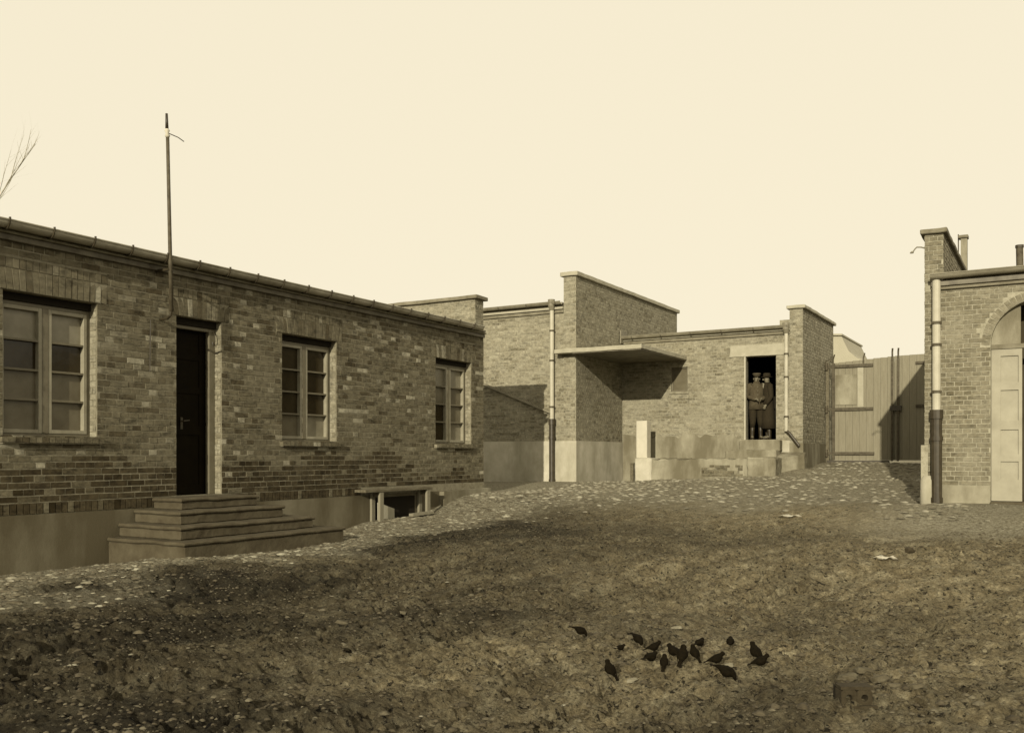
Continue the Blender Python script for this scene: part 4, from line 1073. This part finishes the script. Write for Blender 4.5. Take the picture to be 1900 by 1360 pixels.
def rock_mass(name, xs, ys, sx, sy, sz, mat, label=None, cat=None, sink=.3, parent=None, kind='stuff'):
    n = len(xs); zs_ = ground_z(xs, ys); rot = RNG.random(n)*2*np.pi
    base = EV[None]*np.stack([sx, sy, sz], -1)[:, None, :]*(1+.18*(RNG.random((n, len(EV), 1))-.5))
    c_, s_ = np.cos(rot)[:, None], np.sin(rot)[:, None]
    vx = base[..., 0]*c_-base[..., 1]*s_ + xs[:, None]; vy = base[..., 0]*s_+base[..., 1]*c_ + ys[:, None]; vz = base[..., 2] + (zs_-sz*sink)[:, None]
    v_ = np.stack([vx, vy, vz], -1).reshape(-1, 3).astype(np.float32)
    f_ = (EF[None]+(np.arange(n)*len(EV))[:, None, None]).reshape(-1, 3)
    me = bpy.data.meshes.new(name); me.vertices.add(len(v_)); me.vertices.foreach_set('co', v_.ravel())
    me.loops.add(f_.size); me.loops.foreach_set('vertex_index', f_.ravel().astype(np.int32))
    me.polygons.add(len(f_)); me.polygons.foreach_set('loop_start', np.arange(0, f_.size, 3, dtype=np.int32))
    me.polygons.foreach_set('use_smooth', np.ones(len(f_), dtype=bool)); me.update()
    me.materials.append(mat); o = bpy.data.objects.new(name, me); C.objects.link(o); o['kind'] = kind
    if label: o['label'] = label
    if cat: o['category'] = cat
    if parent: o.parent = parent
    return o
cx, cy = [], []
yy = 14.6
while yy < YG-.05:
    xx = -10.2 + (int(yy/.15) % 2)*.09
    while xx < -1.2:
        cx.append(xx+RNG.normal()*.03); cy.append(yy+RNG.normal()*.025); xx += .185
    yy += .16
cx, cy = np.array(cx), np.array(cy)
pm_ = pave_mask(cx, cy); keep = (RNG.random(len(cx)) < pm_**1.5*.85) & ~((cy > YA-.15) & (cx < xF+.1)) & ~((cy > yd-.15) & (cx < xP+.15)) & ~((cy > YR-.2) & (cx > xR-.1)) & (cx > XL+.25)
cx, cy = cx[keep], cy[keep]
order = np.argsort(np.hypot(cx, cy)); cx, cy = cx[order], cy[order]
me0 = bpy.data.meshes.new('cobble'); me0.from_pydata([tuple(v_) for v_ in EV], [], [tuple(int(q) for q in f_) for f_ in EF]); me0.materials.append(M['cobble'])
for p in me0.polygons: p.use_smooth = True
czs = ground_z(cx, cy)
for k in range(min(300, len(cx))):
    o = bpy.data.objects.new('cobble', me0); C.objects.link(o); o.parent = go
    hh_ = random.uniform(.018, .034)
    o.location = (cx[k], cy[k], czs[k]-hh_*.35); o.scale = (random.uniform(.06, .088), random.uniform(.05, .075), hh_); o.rotation_euler = (random.uniform(-.12, .12), random.uniform(-.12, .12), random.uniform(0, 6))
k = 300; n_ = len(cx)-k
if n_ > 0: rock_mass('cobbles', cx[k:], cy[k:], RNG.uniform(.06, .088, n_), RNG.uniform(.05, .075, n_), RNG.uniform(.018, .034, n_), M['cobble'], 'pale rounded cobbles paving the way to the gate', 'cobbles', .35)
rock_mass('rubble', *rock_pts, RNG.uniform(.02, .07, 90), RNG.uniform(.02, .05, 90), RNG.uniform(.015, .04, 90), M['plaster_d'], 'broken mortar and brick rubble along the foot of the dock', 'rubble')
# loose soil clods and gravel
def scatter(n, x0, x1, y0, y1): return RNG.uniform(x0, x1, n), RNG.uniform(y0, y1, n)
def clod_mat(name, lo_, mi_, hi_):
    m, nt, b, N, L = new_mat(name); gi = N.new('ShaderNodeNewGeometry').outputs['Random Per Island']
    col = ramp(nt, gi, [(0, sepia(lo_)), (.7, sepia(mi_)), (.95, sepia(hi_))]); col = mix(nt, 1, col, ramp(nt, pos_noise(nt, 50, 4), [(.3, .7), (.7, 1.3)]), 'MULTIPLY')
    L.new(col, b.inputs['Base Color']); b.inputs['Roughness'].default_value = .95; return m
xs, ys = scatter(60000, -9.4, 3.5, 3.0, 14)
mk = (fbm(xs, ys, 1.0, 3, 200) + RNG.normal(0, .25, len(xs)) > -.05) & (RNG.random(len(xs)) < np.clip((8/np.hypot(xs, ys))**1.2, 0, 1)); xs, ys = xs[mk], ys[mk]; n_ = len(xs)
sz = RNG.gamma(2.0, .0036, n_)+.004
rock_mass('soil_clods', xs, ys, sz*1.2, sz, sz*.7, clod_mat('clod', .045, .078, .115), 'crumbly dark clods scattered over the yard soil', 'soil')
xs, ys = scatter(3500, -9.0, 3.5, 3.0, 12)
mk = (fbm(xs, ys, .9, 3, 210) + .4*fbm(xs, ys, 4, 2, 215) > .0) & (RNG.random(len(xs)) < np.clip((7/np.hypot(xs, ys))**1.0, 0, 1)) & (pave_mask(xs, ys) < .4); xs, ys = xs[mk], ys[mk]; n_ = len(xs)
sz = RNG.gamma(3.0, .0034, n_)+.005
rock_mass('mud_lumps', xs, ys, sz*1.3, sz, sz*.8, clod_mat('mud', .035, .058, .085), 'larger broken mud lumps lying in patches over the yard soil', 'soil')
xs, ys = scatter(22000, -9.75, 4, 3.2, 20)
mk = (xs < xR-.1) | (ys < YR-.2); xs, ys = xs[mk], ys[mk]
pmm = pave_mask(xs, ys); mk = RNG.random(len(xs)) < .03+.9*pmm; xs, ys = xs[mk], ys[mk]; n_ = len(xs)
sz = RNG.gamma(2.0, .0045, n_)+.005
rock_mass('gravel', xs, ys, sz*1.4, sz, sz*.35, clod_mat('gravel', .09, .15, .26), 'pale pebbles and chips strewn over the yard', 'gravel')

xs, ys = scatter(9000, XL+.05, XL+3.2, 4.5, 16)
mk = RNG.random(len(xs)) < pave_mask(xs, ys)*.75; xs, ys = xs[mk], ys[mk]; n_ = len(xs); sz = RNG.gamma(3.0, .0065, n_)+.008
rock_mass('gravel', xs, ys, sz*1.4, sz, sz*.42, clod_mat('strip_gravel', .08, .16, .30), 'coarse pale stones bedded along the foot of the left building', 'gravel')
# ================================================================== BARE TREE behind the left building
tx, ty = -17.2, 8.9
tree = thing('bare_tree', 'bare tree behind the left building, its thin twigs reaching in at the left edge', 'tree', (tx, ty, -1.2))
tr = MB().tube([(tx, ty, -1.3), (tx+.05, ty, .8), (tx-.03, ty+.05, 2.6), (tx-.1, ty, 4.4), (tx-.05, ty, 6.2)], [.17, .14, .11, .08, .03], 10); tr.build('trunk', M['bark'], tree, smooth=True)
br = MB()
def twig(p, d, ln, r_, lvl):
    pts = [p]; rs = [r_]; q = Vector(p); dd_ = Vector(d).normalized(); n_ = 6
    for k in range(n_):
        dd_ = (dd_ + Vector((random.gauss(0, .05), random.gauss(0, .05), .02+random.gauss(0, .03)))).normalized(); q = q + dd_*ln/n_; pts.append(q.copy()); rs.append(r_*(1-.8*(k+1)/n_))
        if lvl and k >= 1 and random.random() < .85:
            nd_ = (dd_ + Vector((random.gauss(0, .4), random.gauss(0, .4), random.gauss(.15, .25)))).normalized(); twig(q.copy(), nd_, ln*random.uniform(.35, .6), rs[-1]*.55, lvl-1)
    br.tube(pts, rs, 6, cap=False)
def tp(px, py, lam=16.8):
    ex, ey = ray(px); return Vector((ex*lam, ey*lam, zz(py, lam)))
a0_, a1_ = tp(-60, 470), tp(66, 268)
br.tube([Vector((tx, ty, 2.3)), a0_], [.05, .022], 8)
br.tube([a0_.lerp(a1_, k/6)+Vector((0, 0, .10*math.sin(k/6*3.1))) for k in range(7)], [.022*(1-.85*k/6) for k in range(7)], 6)
for k, dx_, ln_ in ((1, -14, .9), (2, 12, .7), (2.6, -10, .8), (3.2, 9, .6), (3.8, -12, .7), (4.4, 7, .5), (4.9, -8, .5), (5.3, 6, .35)):
    q0_ = a0_.lerp(a1_, k/6)+Vector((0, 0, .10*math.sin(k/6*3.1))); d_ = (a1_-a0_).normalized() + Vector((CS, SN, 0))*dx_*.022 + Vector((0, 0, .25))
    twig(q0_, d_, ln_*1.2, .008, 1)
for k in range(6):
    a = R(130 + k*25); twig(Vector((tx, ty, 3.5+k*.35)), Vector((math.cos(a), math.sin(a), .9)), 2.2, .035, 2)
br.build('branches', M['bark'], tree)
